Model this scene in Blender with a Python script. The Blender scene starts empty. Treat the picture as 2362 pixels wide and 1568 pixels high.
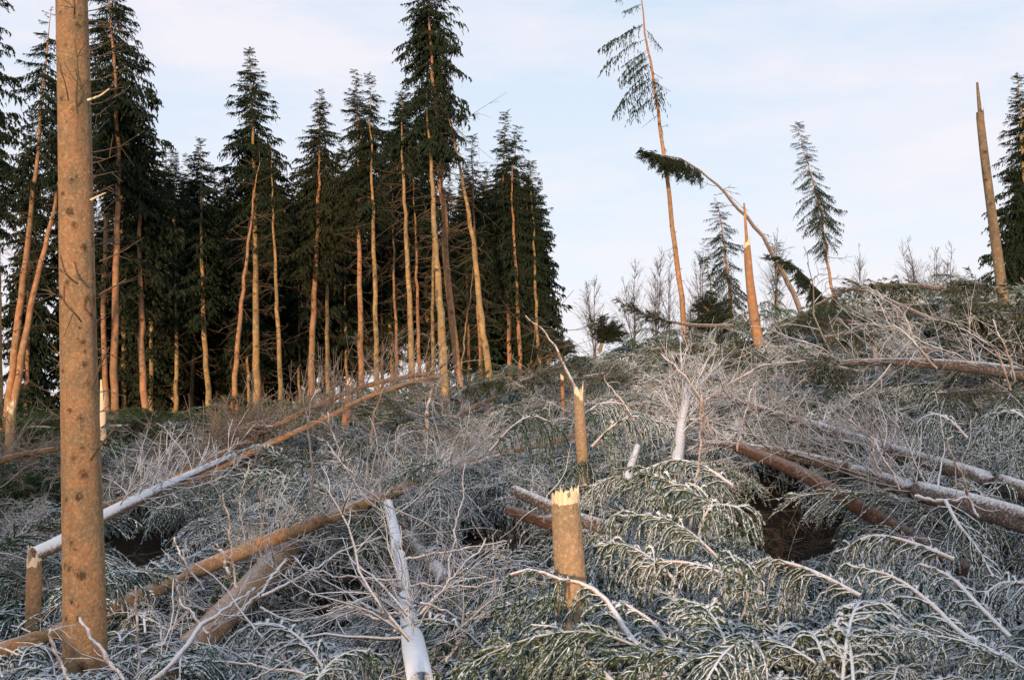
import bpy, math, random
import numpy as np
from math import radians, sin, cos, pi
from mathutils import Matrix, Vector
R = np.random.RandomState(7)
random.seed(7)
scene = bpy.context.scene

# ------------------------------------------------------------------ camera
CAM = np.array([0.0, 0.0, 2.2]); TH = radians(5.0)
U0, V0, F = 1180.5, 784.0, 2295.0
cd = bpy.data.cameras.new('camera'); cam = bpy.data.objects.new('camera', cd)
scene.collection.objects.link(cam); scene.camera = cam
cam.location = CAM; cam.rotation_euler = (radians(90) + TH, 0, 0)
cd.sensor_width = 36; cd.lens = 35; cd.clip_start = 0.05; cd.clip_end = 3000

# ------------------------------------------------------------------ world, sun, exposure
SUN_EL, SUN_AZ = radians(4.6), radians(-168)   # azimuth from +Y, clockwise; the sun stands behind the camera
world = bpy.data.worlds.new('World'); scene.world = world; world.use_nodes = True
nt = world.node_tree; nt.nodes.clear()
wo = nt.nodes.new('ShaderNodeOutputWorld'); bg = nt.nodes.new('ShaderNodeBackground'); bg2 = nt.nodes.new('ShaderNodeBackground')
sky = nt.nodes.new('ShaderNodeTexSky'); sky.sky_type = 'NISHITA'; sky.sun_disc = False
sky.sun_elevation = SUN_EL; sky.sun_rotation = SUN_AZ; sky.air_density = 1.0; sky.dust_density = 1.2
nt.links.new(sky.outputs[0], bg.inputs[0]); bg.inputs[1].default_value = 0.12
tc = nt.nodes.new('ShaderNodeTexCoord'); sep = nt.nodes.new('ShaderNodeSeparateXYZ')
nt.links.new(tc.outputs['Generated'], sep.inputs[0])
grad = nt.nodes.new('ShaderNodeValToRGB'); nt.links.new(sep.outputs['Z'], grad.inputs[0])
e = grad.color_ramp.elements
e[0].position = 0.0; e[0].color = (0.84, 0.82, 0.88, 1)
e[1].position = 0.9; e[1].color = (0.42, 0.56, 0.78, 1)
x = e.new(0.12); x.color = (0.79, 0.85, 0.94, 1)
x = e.new(0.38); x.color = (0.64, 0.75, 0.90, 1)
mp = nt.nodes.new('ShaderNodeMapping'); mp.inputs['Scale'].default_value = (1.6, 1.6, 6.5)
mp.inputs['Rotation'].default_value = (0.12, 0.1, 0.3)
nt.links.new(tc.outputs['Generated'], mp.inputs[0])
nz = nt.nodes.new('ShaderNodeTexNoise'); nz.inputs['Scale'].default_value = 1.7; nz.inputs['Detail'].default_value = 5; nz.inputs['Roughness'].default_value = 0.6
nt.links.new(mp.outputs[0], nz.inputs[0])
mr = nt.nodes.new('ShaderNodeMapRange'); mr.inputs[1].default_value = 0.38; mr.inputs[2].default_value = 0.62; mr.inputs[4].default_value = 0.9
nt.links.new(nz.outputs[0], mr.inputs[0])
mx = nt.nodes.new('ShaderNodeMix'); mx.data_type = 'RGBA'
nt.links.new(mr.outputs[0], mx.inputs[0]); nt.links.new(grad.outputs[0], mx.inputs[6]); mx.inputs[7].default_value = (0.88, 0.84, 0.90, 1)
nt.links.new(mx.outputs[2], bg2.inputs[0]); bg2.inputs[1].default_value = 1.2
ms = nt.nodes.new('ShaderNodeMixShader'); ms.inputs[0].default_value = 0.86     # a thin veil of cloud over the clear sky
nt.links.new(bg.outputs[0], ms.inputs[1]); nt.links.new(bg2.outputs[0], ms.inputs[2]); nt.links.new(ms.outputs[0], wo.inputs[0])

sl = bpy.data.lights.new('sun', 'SUN'); sl.energy = 4.3; sl.color = (1.0, 0.68, 0.42); sl.angle = radians(2.5)
so = bpy.data.objects.new('sun', sl); scene.collection.objects.link(so)
sd = Vector((sin(SUN_AZ) * cos(SUN_EL), cos(SUN_AZ) * cos(SUN_EL), sin(SUN_EL)))
so.rotation_euler = (-sd).to_track_quat('-Z', 'Y').to_euler(); so.location = (0, -20, 12)
vs = scene.view_settings
vs.view_transform = 'Standard'; vs.look = 'None'; vs.gamma = 1.0; vs.use_curve_mapping = False; vs.exposure = 0.0
scene.cycles.max_bounces = 5; scene.cycles.diffuse_bounces = 3; scene.cycles.use_denoising = True

# ------------------------------------------------------------------ pixel ray helpers and terrain
def ray(u, v):
    a, b = (u - U0) / F, (V0 - v) / F
    return np.array([a, cos(TH) - b * sin(TH), sin(TH) + b * cos(TH)])
def P(u, v, d):
    r = ray(u, v); return CAM + r * (d / r[1])
RU = [-900, -400, 0, 300, 600, 850, 1100, 1300, 1500, 1700, 1900, 2100, 2361, 2800, 3300]
RV = [1010, 1015, 1012, 1000, 985, 950, 915, 878, 825, 805, 775, 715, 690, 660, 650]
RD = [22, 23, 24, 25, 26, 27, 27, 26, 24, 23, 22, 21, 20, 19, 19]
_w = [(R.uniform(-1, 1, 2) * k, R.uniform(0, 6.28), a) for k, a in [(0.35, .12), (0.5, .1), (.8, .08), (1.2, .06), (1.7, .05), (2.4, .035), (3.5, .025), (5, .018)]]
def bumps(x, y):
    return sum(a * np.sin(k[0] * x * 2 + k[1] * y * 2 + ph) for k, ph, a in _w)
def terr(x, y):
    x = np.asarray(x, float); y = np.asarray(y, float)
    yy = np.maximum(y, 1.5); ue = U0 + F * np.clip(x / yy, -1.2, 1.2)
    D = np.interp(ue, RU, RD); zr = (985 - np.interp(ue, RU, RV)) / F * D
    s = np.clip(y / D, 0, 1); z = -2.2 + (zr + 2.2) * s ** np.interp(ue, [1500, 2100], [1.8, 2.15])
    k = np.maximum(y - D, 0); z = z - 0.05 * np.minimum(k, 90)
    z = z - .75 * np.exp(-((x - 2.35) / 1.0) ** 2 - ((y - 8.1) / .8) ** 2)      # the hollow under the right-hand trunks
    return z + 2.2 + bumps(x, y) * np.clip(1.2 - y / 90, 0, 1)
def on(u, v, h):
    for d in np.concatenate([np.arange(2.2, 12, .04), np.arange(12, 45, .1)]):
        p = P(u, v, d)
        if p[2] <= terr(p[0], p[1]) + h: return p
    return p
def px(w, p): return w * p[1] / F      # a width in picture units to metres at point p

# ------------------------------------------------------------------ mesh helpers
def link(o, parent=None):
    scene.collection.objects.link(o)
    if parent is not None: o.parent = parent
    return o
def tag(o, label=None, cat=None, group=None, kind=None):
    if label: o['label'] = label
    if cat: o['category'] = cat
    if group: o['group'] = group
    if kind: o['kind'] = kind
    return o
def empty(name, loc=(0, 0, 0)):
    o = bpy.data.objects.new(name, None); o.location = loc; o.empty_display_size = .2
    return link(o)
class G:
    def __init__(s): s.V = []; s.Q = []; s.T = []; s.mq = []; s.mt = []; s.fr = []; s.n = 0
    def add(s, V, quads=None, tris=None, mat=0, frost=0.0):
        V = np.asarray(V, float).reshape(-1, 3); s.V.append(V)
        f = np.empty(len(V)); f[:] = frost; s.fr.append(f)
        if quads is not None and len(quads): s.Q.append(np.asarray(quads) + s.n); s.mq.append(np.full(len(quads), mat))
        if tris is not None and len(tris): s.T.append(np.asarray(tris) + s.n); s.mt.append(np.full(len(tris), mat))
        s.n += len(V)
    def arrays(s):
        V = np.concatenate(s.V); fr = np.concatenate(s.fr)
        Q = np.concatenate(s.Q) if s.Q else np.zeros((0, 4), int); T = np.concatenate(s.T) if s.T else np.zeros((0, 3), int)
        mi = np.concatenate([np.concatenate(s.mq) if s.mq else [], np.concatenate(s.mt) if s.mt else []]).astype(int)
        return V, Q, T, mi, fr
    def mesh(s, name, mats, smooth=True, origin=None):
        V, Q, T, mi, fr = s.arrays()
        if origin is not None: V = V - np.asarray(origin)
        me = bpy.data.meshes.new(name); nl = len(Q) * 4 + len(T) * 3; nf = len(Q) + len(T)
        me.vertices.add(len(V)); me.vertices.foreach_set('co', V.astype(np.float32).ravel())
        me.loops.add(nl); me.loops.foreach_set('vertex_index', np.concatenate([Q.ravel(), T.ravel()]).astype(np.int32))
        me.polygons.add(nf)
        st = np.concatenate([np.arange(len(Q)) * 4, len(Q) * 4 + np.arange(len(T)) * 3]).astype(np.int32)
        me.polygons.foreach_set('loop_start', st)
        for m in mats: me.materials.append(m)
        me.polygons.foreach_set('material_index', mi.astype(np.int32))
        me.polygons.foreach_set('use_smooth', np.full(nf, smooth))
        a = me.attributes.new('frost', 'FLOAT', 'POINT'); a.data.foreach_set('value', fr.astype(np.float32))
        me.update(calc_edges=True); return me
    def obj(s, name, mats, parent=None, smooth=True, origin=None):
        o = bpy.data.objects.new(name, s.mesh(name, mats, smooth, origin))
        if origin is not None and parent is None: o.location = origin
        return link(o, parent)
def nrm(a): return a / np.maximum(np.linalg.norm(a, axis=-1, keepdims=True), 1e-9)
def tubes(Pt, Rd, S=3):
    """Pt (B,N,3), Rd (B,N) -> verts, quads"""
    Pt = np.asarray(Pt, float); Rd = np.asarray(Rd, float); B, N = Pt.shape[:2]
    T = nrm(np.gradient(Pt, axis=1)); m = nrm(T.mean(1))
    ref = np.where(np.abs(m[:, 2:3]) < .85, np.array([[0, 0, 1.]]), np.array([[1., 0, 0]]))[:, None, :]
    A = nrm(np.cross(T, np.broadcast_to(ref, T.shape))); C = np.cross(T, A)
    an = np.arange(S) * 2 * pi / S
    V = Pt[:, :, None] + Rd[:, :, None, None] * (np.cos(an)[:, None] * A[:, :, None] + np.sin(an)[:, None] * C[:, :, None])
    b, i, j = np.meshgrid(np.arange(B), np.arange(N - 1), np.arange(S), indexing='ij'); j2 = (j + 1) % S
    base = b * N * S
    q = np.stack([base + i * S + j, base + i * S + j2, base + (i + 1) * S + j2, base + (i + 1) * S + j], -1).reshape(-1, 4)
    return V.reshape(-1, 3), q
def smooth_path(pts, n):
    pts = np.asarray(pts, float)
    if len(pts) == 2: t = np.linspace(0, 1, n)[:, None]; return pts[0] * (1 - t) + pts[1] * t
    d = np.r_[0, np.cumsum(np.linalg.norm(np.diff(pts[:, :3], axis=0), axis=1))]
    Q = np.vstack([2 * pts[0] - pts[1], pts, 2 * pts[-1] - pts[-2]])
    out = []
    for s in np.linspace(0, d[-1], n):
        i = min(np.searchsorted(d, s, 'right') - 1, len(pts) - 2); t = (s - d[i]) / max(d[i + 1] - d[i], 1e-9)
        a, b, c, e_ = Q[i], Q[i + 1], Q[i + 2], Q[i + 3]
        out.append(.5 * ((2 * b) + (c - a) * t + (2 * a - 5 * b + 4 * c - e_) * t * t + (3 * b - 3 * c + e_ - a) * t ** 3))
    return np.array(out)

# ------------------------------------------------------------------ materials
class N:
    def __init__(s, name):
        s.m = bpy.data.materials.new(name); s.m.use_nodes = True; s.t = s.m.node_tree
        s.b = s.t.nodes['Principled BSDF']; s.b.inputs['Roughness'].default_value = .9
        s.b.inputs['Specular IOR Level'].default_value = .15
    def n(s, k, **kw):
        x = s.t.nodes.new(k)
        for a, v in kw.items(): setattr(x, a, v)
        return x
    def l(s, a, b): s.t.links.new(a, b)
    def math(s, op, a, b=None, clamp=False):
        x = s.n('ShaderNodeMath', operation=op, use_clamp=clamp)
        for i, q in enumerate((a, b)):
            if q is None: continue
            if isinstance(q, (int, float)): x.inputs[i].default_value = q
            else: s.l(q, x.inputs[i])
        return x.outputs[0]
    def rng(s, a, lo, hi, o0=0., o1=1.):
        x = s.n('ShaderNodeMapRange'); s.l(a, x.inputs[0])
        for i, q in enumerate((lo, hi, o0, o1)): x.inputs[i + 1].default_value = q
        return x.outputs[0]
    def noise(s, sc, det=3, vec=None, rough=.55):
        x = s.n('ShaderNodeTexNoise'); x.inputs['Scale'].default_value = sc; x.inputs['Detail'].default_value = det; x.inputs['Roughness'].default_value = rough
        if vec is not None: s.l(vec, x.inputs[0])
        return x.outputs[0]
    def mix(s, f, a, b):
        x = s.n('ShaderNodeMix', data_type='RGBA')
        for i, q in ((0, f), (6, a), (7, b)):
            if isinstance(q, (int, float)): x.inputs[i].default_value = q
            elif isinstance(q, tuple): x.inputs[i].default_value = (*q, 1)
            else: s.l(q, x.inputs[i])
        return x.outputs[2]
    def region(s):
        """how much frost settled: less on the sheltered left bank, patchy elsewhere"""
        g = s.n('ShaderNodeNewGeometry'); sp = s.n('ShaderNodeSeparateXYZ'); s.l(g.outputs['Position'], sp.inputs[0])
        a = s.rng(sp.outputs['X'], -9.0, -2.0, .3, 1.0)
        far = s.rng(sp.outputs['Y'], 17.0, 27.0, 1.0, .55)
        nn = s.rng(s.noise(.55, 3, g.outputs['Position']), .35, .62, .45, 1.1)
        return s.math('MULTIPLY', s.math('MULTIPLY', a, far), nn), g
FROST = (.80, .85, .90)
def mat_needle(name, c1, c2, amt, frost=FROST):
    k = N(name); oi = k.n('ShaderNodeObjectInfo'); at = k.n('ShaderNodeAttribute', attribute_name='frost')
    reg, g = k.region()
    n1 = k.noise(9, 2, g.outputs['Position'])
    base = k.mix(k.rng(n1, .35, .65), c1, c2)
    base = k.mix(k.math('MULTIPLY', k.rng(oi.outputs['Random'], .8, 1.), .6 if amt > .5 else .12), base, (.13, .10, .035))
    n2 = k.noise(38, 2, g.outputs['Position'])
    sp_ = k.n('ShaderNodeSeparateXYZ'); k.l(g.outputs['Normal'], sp_.inputs[0])
    f = k.math('ADD', k.math('ADD', at.outputs['Fac'], k.rng(sp_.outputs['Z'], -.5, .9, -.5, .5)), k.rng(n2, .3, .7, -.4, .35))
    f = k.math('MULTIPLY', k.rng(k.math('MULTIPLY', f, reg), .22, .52), amt, clamp=True)
    k.l(k.mix(f, base, frost), k.b.inputs['Base Color']); k.b.inputs['Roughness'].default_value = .75
    return k.m
def mat_bark(name, c1, c2, c3, amt, lo=-.1, hi=.55, scale=18., knots=True, thin=False, bump=.5, region=True):
    k = N(name); reg, g = k.region(); tc = k.n('ShaderNodeTexCoord')
    pos = g.outputs['Position']
    n1 = k.noise(scale, 4, pos, .65); n2 = k.noise(scale * .16, 3, pos)
    base = k.mix(k.rng(n1, .42, .58), c1, c2)
    base = k.mix(k.rng(n2, .42, .68), base, c3)
    n3 = k.noise(scale * 4.5, 3, pos, .7)
    base = k.mix(k.math('MULTIPLY', k.rng(n3, .5, .72), .55), base, tuple(q * .42 for q in c1))
    base = k.mix(k.math('MULTIPLY', k.rng(k.noise(scale * 2.3, 2, pos, .8), .5, .7), .35), base, tuple(min(q * m_, .8) for q, m_ in zip(c1, (1.1, .85, .8))))
    if knots:
        vo = k.n('ShaderNodeTexVoronoi'); vo.inputs['Scale'].default_value = knots if not isinstance(knots, bool) else 3.2
        k.l(pos, vo.inputs[0]); d = k.math('ADD', vo.outputs['Distance'], k.rng(n3, 0, 1, -.04, .04))
        base = k.mix(k.rng(d, .09, .2, .9, 0.), base, (.035, .022, .016))
    if not thin:      # bark scales: each flake has its own tone and edge
        fv_ = k.n('ShaderNodeTexVoronoi'); fv_.inputs['Scale'].default_value = scale * 1.6; k.l(pos, fv_.inputs[0]); fs = k.n('ShaderNodeSeparateColor'); k.l(fv_.outputs['Color'], fs.inputs[0])
        base = k.mix(k.math('MULTIPLY', fs.outputs[0], .42), base, tuple(q * .5 for q in c2)); base = k.mix(k.math('MULTIPLY', k.rng(fs.outputs[1], .6, 1.), .5), base, tuple(min(q * 1.45, .8) for q in c2))
    if not thin:      # pale lichen specks and long dark weather streaks
        vl = k.n('ShaderNodeTexVoronoi'); vl.inputs['Scale'].default_value = scale * 1.1; k.l(pos, vl.inputs[0])
        base = k.mix(k.math('MULTIPLY', k.math('MULTIPLY', k.rng(vl.outputs['Distance'], .16, .30, 1, 0), k.rng(k.noise(scale * .2, 2, pos), .5, .62)), .55), base, (.42, .43, .33))
        ms_ = k.n('ShaderNodeMapping'); ms_.inputs['Scale'].default_value = (scale * .35, scale * .35, scale * .05); k.l(pos, ms_.inputs[0])
        base = k.mix(k.math('MULTIPLY', k.rng(k.noise(1, 3, ms_.outputs[0], .6), .52, .7), .5), base, tuple(q * .45 for q in c3))
    kn = k.n('ShaderNodeAttribute', attribute_name='frost')
    sp = k.n('ShaderNodeSeparateXYZ'); k.l(g.outputs['Normal'], sp.inputs[0])
    n4 = k.noise(scale * 2.2, 3, pos, .7)
    f = k.math('ADD', k.rng(sp.outputs['Z'], lo, hi), k.rng(n4, .3, .7, -.45, .35))
    if region: f = k.math('MULTIPLY', f, reg)
    f = k.math('MULTIPLY', f, amt, clamp=True)
    if not thin: base = k.mix(k.math('MULTIPLY', k.rng(k.math('ADD', kn.outputs['Fac'], k.rng(n3, .3, .7, -.35, .35)), .35, .85), .9), base, (.04, .027, .02))
    k.l(k.mix(f, base, (.79, .81, .84)), k.b.inputs['Base Color'])
    if bump:
        bp = k.n('ShaderNodeBump'); bp.inputs['Strength'].default_value = bump; bp.inputs['Distance'].default_value = .018
        k.l(k.math('ADD', k.math('ADD', n1, k.math('MULTIPLY', n3, .6)), fs.outputs[2] if not thin else 0.), bp.inputs['Height']); k.l(bp.outputs[0], k.b.inputs['Normal'])
    return k.m
M = {}
M['bark_big'] = mat_bark('spruce_bark_near', (.60, .30, .15), (.46, .31, .17), (.32, .25, .15), .12, lo=.3, hi=.9, scale=42, knots=False, bump=1.0)
M['bark_fallen'] = mat_bark('spruce_bark_fallen', (.50, .24, .10), (.38, .22, .11), (.30, .21, .12), .75, lo=.7, hi=1.45, scale=26, knots=4.2, bump=.6, region=False)
M['bark_white'] = mat_bark('bark_under_thick_frost', (.26, .15, .09), (.22, .14, .09), (.2, .14, .1), 1.5, lo=-.15, hi=.45, scale=24, knots=11., region=False)
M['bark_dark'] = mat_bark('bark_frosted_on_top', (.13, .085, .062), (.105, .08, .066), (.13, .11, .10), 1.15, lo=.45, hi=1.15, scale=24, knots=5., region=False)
M['bark_grey'] = mat_bark('weathered_bark', (.27, .18, .10), (.22, .17, .11), (.16, .13, .10), .1, lo=.3, hi=1., scale=14, knots=4., region=False)
M['bark_hoar'] = mat_bark('bark_under_hoar', (.22, .15, .11), (.2, .15, .12), (.16, .13, .11), .9, lo=-.1, hi=.8, scale=24, knots=5., region=False)
M['bark_stump'] = mat_bark('stump_bark', (.66, .42, .24), (.56, .40, .25), (.42, .32, .20), .1, lo=.3, hi=1., scale=34, knots=False, bump=1.0)
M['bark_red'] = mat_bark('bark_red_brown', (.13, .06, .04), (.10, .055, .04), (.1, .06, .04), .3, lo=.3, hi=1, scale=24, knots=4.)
M['bark_far'] = mat_bark('spruce_bark_far', (.44, .25, .11), (.42, .30, .14), (.28, .22, .12), .2, lo=.4, hi=1, scale=7, knots=2.6, bump=.4)
M['bark_pink'] = mat_bark('spruce_bark_reddish', (.46, .21, .10), (.42, .23, .12), (.32, .22, .12), .2, lo=.4, hi=1, scale=7, knots=2.6, bump=.4)
M['twig'] = mat_bark('frosted_twig', (.125, .10, .075), (.15, .125, .095), (.11, .105, .08), 1.1, lo=-.4, hi=.5, scale=60, knots=False, thin=True, bump=0)
M['twig_brown'] = mat_bark('brown_twig', (.18, .12, .08), (.2, .15, .10), (.15, .125, .09), .5, lo=-.2, hi=.9, scale=60, knots=False, thin=True, bump=0)
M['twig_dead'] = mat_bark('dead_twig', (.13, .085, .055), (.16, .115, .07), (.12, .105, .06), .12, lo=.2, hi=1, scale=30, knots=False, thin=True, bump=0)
M['twig_birch'] = mat_bark('birch_twig', (.13, .10, .085), (.16, .13, .11), (.12, .1, .09), .12, lo=.2, hi=1, scale=30, knots=False, thin=True, bump=0)
M['branch_pale'] = mat_bark('furry_frosted_branch', (.34, .2, .13), (.27, .18, .12), (.22, .16, .11), 1.0, lo=-.35, hi=.75, scale=45, knots=False, thin=True, bump=.4, region=False)
M['needle'] = mat_needle('frosted_needles', (.034, .075, .030), (.060, .105, .040), .97)
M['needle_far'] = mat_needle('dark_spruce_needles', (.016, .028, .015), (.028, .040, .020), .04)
M['needle_mid'] = mat_needle('fallen_crown_needles', (.028, .046, .026), (.045, .058, .028), .22)
k = N('broken_wood'); g_ = k.n('ShaderNodeNewGeometry'); mpn = k.n('ShaderNodeMapping'); mpn.inputs['Scale'].default_value = (60, 60, 4); k.l(g_.outputs['Position'], mpn.inputs[0])
k.l(k.mix(k.rng(k.noise(1, 3, mpn.outputs[0]), .35, .65), (.88, .74, .54), (.78, .55, .33)), k.b.inputs['Base Color']); M['wood'] = k.m
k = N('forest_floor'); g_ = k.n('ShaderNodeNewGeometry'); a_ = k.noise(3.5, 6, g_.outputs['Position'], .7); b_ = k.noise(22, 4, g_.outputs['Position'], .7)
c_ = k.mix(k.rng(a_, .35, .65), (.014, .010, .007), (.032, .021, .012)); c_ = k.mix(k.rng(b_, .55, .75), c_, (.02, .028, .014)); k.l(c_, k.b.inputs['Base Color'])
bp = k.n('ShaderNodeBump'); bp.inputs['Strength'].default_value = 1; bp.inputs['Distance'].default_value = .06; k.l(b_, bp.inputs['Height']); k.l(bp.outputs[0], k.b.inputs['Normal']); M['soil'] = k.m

# ------------------------------------------------------------------ ground
def axis(lo, hi, fine0, fine1, step):
    a = list(np.arange(fine0, fine1, step)); s = step; x = fine1
    while x < hi: a.append(x); s *= 1.18; x += s
    a.append(hi); s = step; x = fine0 - s
    while x > lo: a.insert(0, x); s *= 1.18; x -= s
    a.insert(0, lo); return np.array(a)
gx, gy = axis(-900, 900, -22, 22, .25), axis(-120, 1500, -2, 34, .25)
X, Y = np.meshgrid(gx, gy); Z = terr(X, Y)
Z += .05 * np.sin(X * 7.1 + 2 * np.sin(Y * 3.3)) * np.sin(Y * 6.3 + 1.7 * np.sin(X * 4.1)) * (np.abs(X) < 22)
ny, nx = X.shape; i, j = np.meshgrid(np.arange(ny - 1), np.arange(nx - 1), indexing='ij'); q = i * nx + j
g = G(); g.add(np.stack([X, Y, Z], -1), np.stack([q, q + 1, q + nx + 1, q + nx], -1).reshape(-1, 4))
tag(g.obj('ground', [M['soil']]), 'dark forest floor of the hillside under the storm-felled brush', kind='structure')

# ------------------------------------------------------------------ branch templates
def bough_geo(path, r0, r1, pairs, side_len, pend, step, nlen=.017, nw=.0032, rs=R, core=.0045, s0=.12, mat_w=0, mat_n=1, tert=0, bare_to=0.0, S=5, spread=.9, g=None, leafy=1.0):
    """spruce bough along a path: woody axis, drooping side twigs, needles as small blades"""
    g = g or G(); path = np.asarray(path); n = len(path)
    v, q = tubes(path[None], np.linspace(r0, r1, n)[None], S); g.add(v, q, mat=mat_w)
    B = pairs * 2; s = np.clip(np.linspace(s0, .99, B) + rs.normal(0, .035, B), 0, .995)
    f = s * (n - 1); i0 = f.astype(int); fr = (f - i0)[:, None]
    st = path[i0] * (1 - fr) + path[np.minimum(i0 + 1, n - 1)] * fr
    T = nrm(np.gradient(path, axis=0))[i0]; up = np.array([0, 0, 1.])
    side = nrm(np.cross(T, up) + 1e-6) * np.where(np.arange(B) % 2, 1, -1)[:, None]
    d = nrm(T * rs.uniform(.3, 1.1, (B, 1)) + side * spread * rs.uniform(.6, 1.1, (B, 1)) + up * rs.uniform(-.3, .4, (B, 1)))
    L = side_len * 1.12 * (1 - .5 * s) * rs.uniform(.45, 1.35, B)
    def grow(st, d, L, pend, K=7):
        t = np.linspace(0, 1, K)[None, :, None]; L3 = L[:, None, None]
        w = rs.uniform(.65, 1.3, (len(L), 1, 1)) * pend
        p = st[:, None] + d[:, None] * L3 * (t - .38 * np.minimum(w, 1.2) * t * t) + np.array([0, 0, -1.]) * L3 * w * .62 * t * t
        return p + np.cumsum(rs.normal(0, .006, (len(L), K, 3)), axis=1) * (t > 0)
    K = 7; tw = grow(st, d, L, pend, K); alltw = [(tw, L)]
    if tert:
        src = np.repeat(np.arange(B), tert); tt = rs.uniform(.25, .85, len(src)); f2 = tt * (K - 1); i2 = f2.astype(int)
        s2 = tw[src, i2] + (tw[src, i2 + 1] - tw[src, i2]) * (f2 - i2)[:, None]
        T2 = nrm(tw[src, i2 + 1] - tw[src, i2]); sd2 = nrm(np.cross(T2, up) + 1e-6) * rs.choice([-1, 1], len(src))[:, None]
        d2 = nrm(T2 * .8 + sd2 * .8 + up * .1); L2 = L[src] * rs.uniform(.25, .5, len(src)) * (1.1 - tt * .6)
        alltw.append((grow(s2, d2, L2, pend, 5), L2))
    for tw_, L_ in alltw:
        B_, K_ = tw_.shape[:2]
        zt = nrm(np.gradient(tw_, axis=1))[..., 2]
        v, q = tubes(tw_, np.linspace(core, core * .5, K_)[None].repeat(B_, 0), 3)
        g.add(v, q, mat=mat_n if leafy > .3 else mat_w, frost=.35)
        cnt = np.maximum((L_ / step * leafy).astype(int), 2); src = np.repeat(np.arange(B_), cnt); t = rs.uniform(bare_to, 1, len(src))
        f3 = t * (K_ - 1) * .999; i3 = f3.astype(int); p = tw_[src, i3] + (tw_[src, i3 + 1] - tw_[src, i3]) * (f3 - i3)[:, None]
        T3 = nrm(tw_[src, i3 + 1] - tw_[src, i3]); rd = rs.normal(size=(len(src), 3)); rd = nrm(rd - (rd * T3).sum(1)[:, None] * T3)
        D = nrm(T3 * .75 + rd); ln = nlen * rs.uniform(.7, 1.2, (len(src), 1)); W = nrm(np.cross(D, T3)) * nw * .5
        V = np.stack([p - W, p + W, p + D * ln], 1).reshape(-1, 3)
        fv = np.clip(.38 + .55 * rd[:, 2] + .18 * (1 - np.abs(T3[:, 2])), 0, 1); fv = np.stack([fv * .6, fv * .6, fv * 1.15], 1).ravel()
        g.add(V, tris=np.arange(len(V)).reshape(-1, 3), mat=mat_n, frost=fv)
    return g
def tmpl_path(L, arch, droop, n=12, rs=R, side=.12):
    t = np.linspace(0, 1, n); a = rs.uniform(-side, side)
    return np.stack([L * (t - .12 * droop * t * t), L * a * t * t, L * (arch * t - (arch + droop) * t ** 2.2 * .8)], 1)
def bare_geo(L, rs, ns=12, sub=3, r=.010, curve=.2, g=None, mat=0, hook=0.):
    g = g or G(); n = 9; t = np.linspace(0, 1, n)
    c1, c2 = rs.uniform(-curve, curve, 2)
    path = np.stack([L * t, L * (c1 * t * t + .03 * np.sin(t * 7 + c1 * 9)), L * (c2 * t * t + hook * (t - 1.6 * t ** 2.4) + .02 * np.sin(t * 9))], 1)
    path += np.cumsum(rs.normal(0, .006 * L, (n, 3)), 0) * (t > 0)[:, None]
    v, q = tubes(path[None], (r * (1 - .65 * t))[None], 4); g.add(v, q, mat=mat)
    s = np.sort(rs.uniform(.12, .97, ns)); f = s * (n - 1); i0 = f.astype(int); st = path[i0] + (path[i0 + 1] - path[i0]) * (f - i0)[:, None]
    T = nrm(path[i0 + 1] - path[i0]); rd = rs.normal(size=(ns, 3)); rd[:, 2] = rd[:, 2] * .55 + .15; rd = nrm(rd - (rd * T).sum(1)[:, None] * T)
    d = nrm(T * rs.uniform(.5, 1.2, (ns, 1)) + rd); Ls = L * rs.uniform(.12, .42, ns) * (1.15 - s * .7)
    k = 5; tt = np.linspace(0, 1, k)[None, :, None]
    bend = rs.normal(0, .28, (ns, 1, 3)); bend[..., 2] -= .15
    sp = st[:, None] + Ls[:, None, None] * (d[:, None] * tt + bend * tt * tt)
    v, q = tubes(sp, (np.minimum(r * .5, .006) * (1 - .5 * tt[..., 0])).repeat(ns, 0), 3); g.add(v, q, mat=mat)
    if sub:
        src = np.repeat(np.arange(ns), sub); f = rs.uniform(.15, .95, len(src)) * (k - 1); i2 = f.astype(int)
        s2 = sp[src, i2] + (sp[src, i2 + 1] - sp[src, i2]) * (f - i2)[:, None]; T2 = nrm(sp[src, i2 + 1] - sp[src, i2])
        d2 = nrm(T2 + rs.normal(0, .7, T2.shape)); L2 = Ls[src] * rs.uniform(.2, .5, len(src)); t2 = np.linspace(0, 1, 4)[None, :, None]
        b2 = rs.normal(0, .25, (len(src), 1, 3))
        p2 = s2[:, None] + L2[:, None, None] * (d2[:, None] * t2 + b2 * t2 * t2)
        v, q = tubes(p2, (np.minimum(r * .33, .0036) * (1 - .4 * t2[..., 0])).repeat(len(src), 0), 3); g.add(v, q, mat=mat)
    return g
def source(gs, mats, name):
    col = bpy.data.collections.new(name)
    for a, g in enumerate(gs):
        o = bpy.data.objects.new(name, g.mesh(name, mats)); col.objects.link(o)
    return col
NB = [bough_geo(tmpl_path(L, a, dr), .011, .004, pr, sl, pe, .0014, nlen=.021, nw=.0052, core=.0075, tert=te, rs=R) for L, a, dr, pr, sl, pe, te in
      [(1.1, .35, .5, 20, .38, 1.2, 2), (1.3, .2, .5, 19, .42, .8, 3), (.9, .5, .8, 17, .34, 1.4, 2), (1.2, .1, .3, 18, .38, .5, 3), (.8, .3, .3, 15, .32, .9, 3), (1.4, .45, .9, 25, .42, 1.4, 2)]]
src_near = source(NB, [M['twig'], M['needle']], 'spruce_bough_near')
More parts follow.
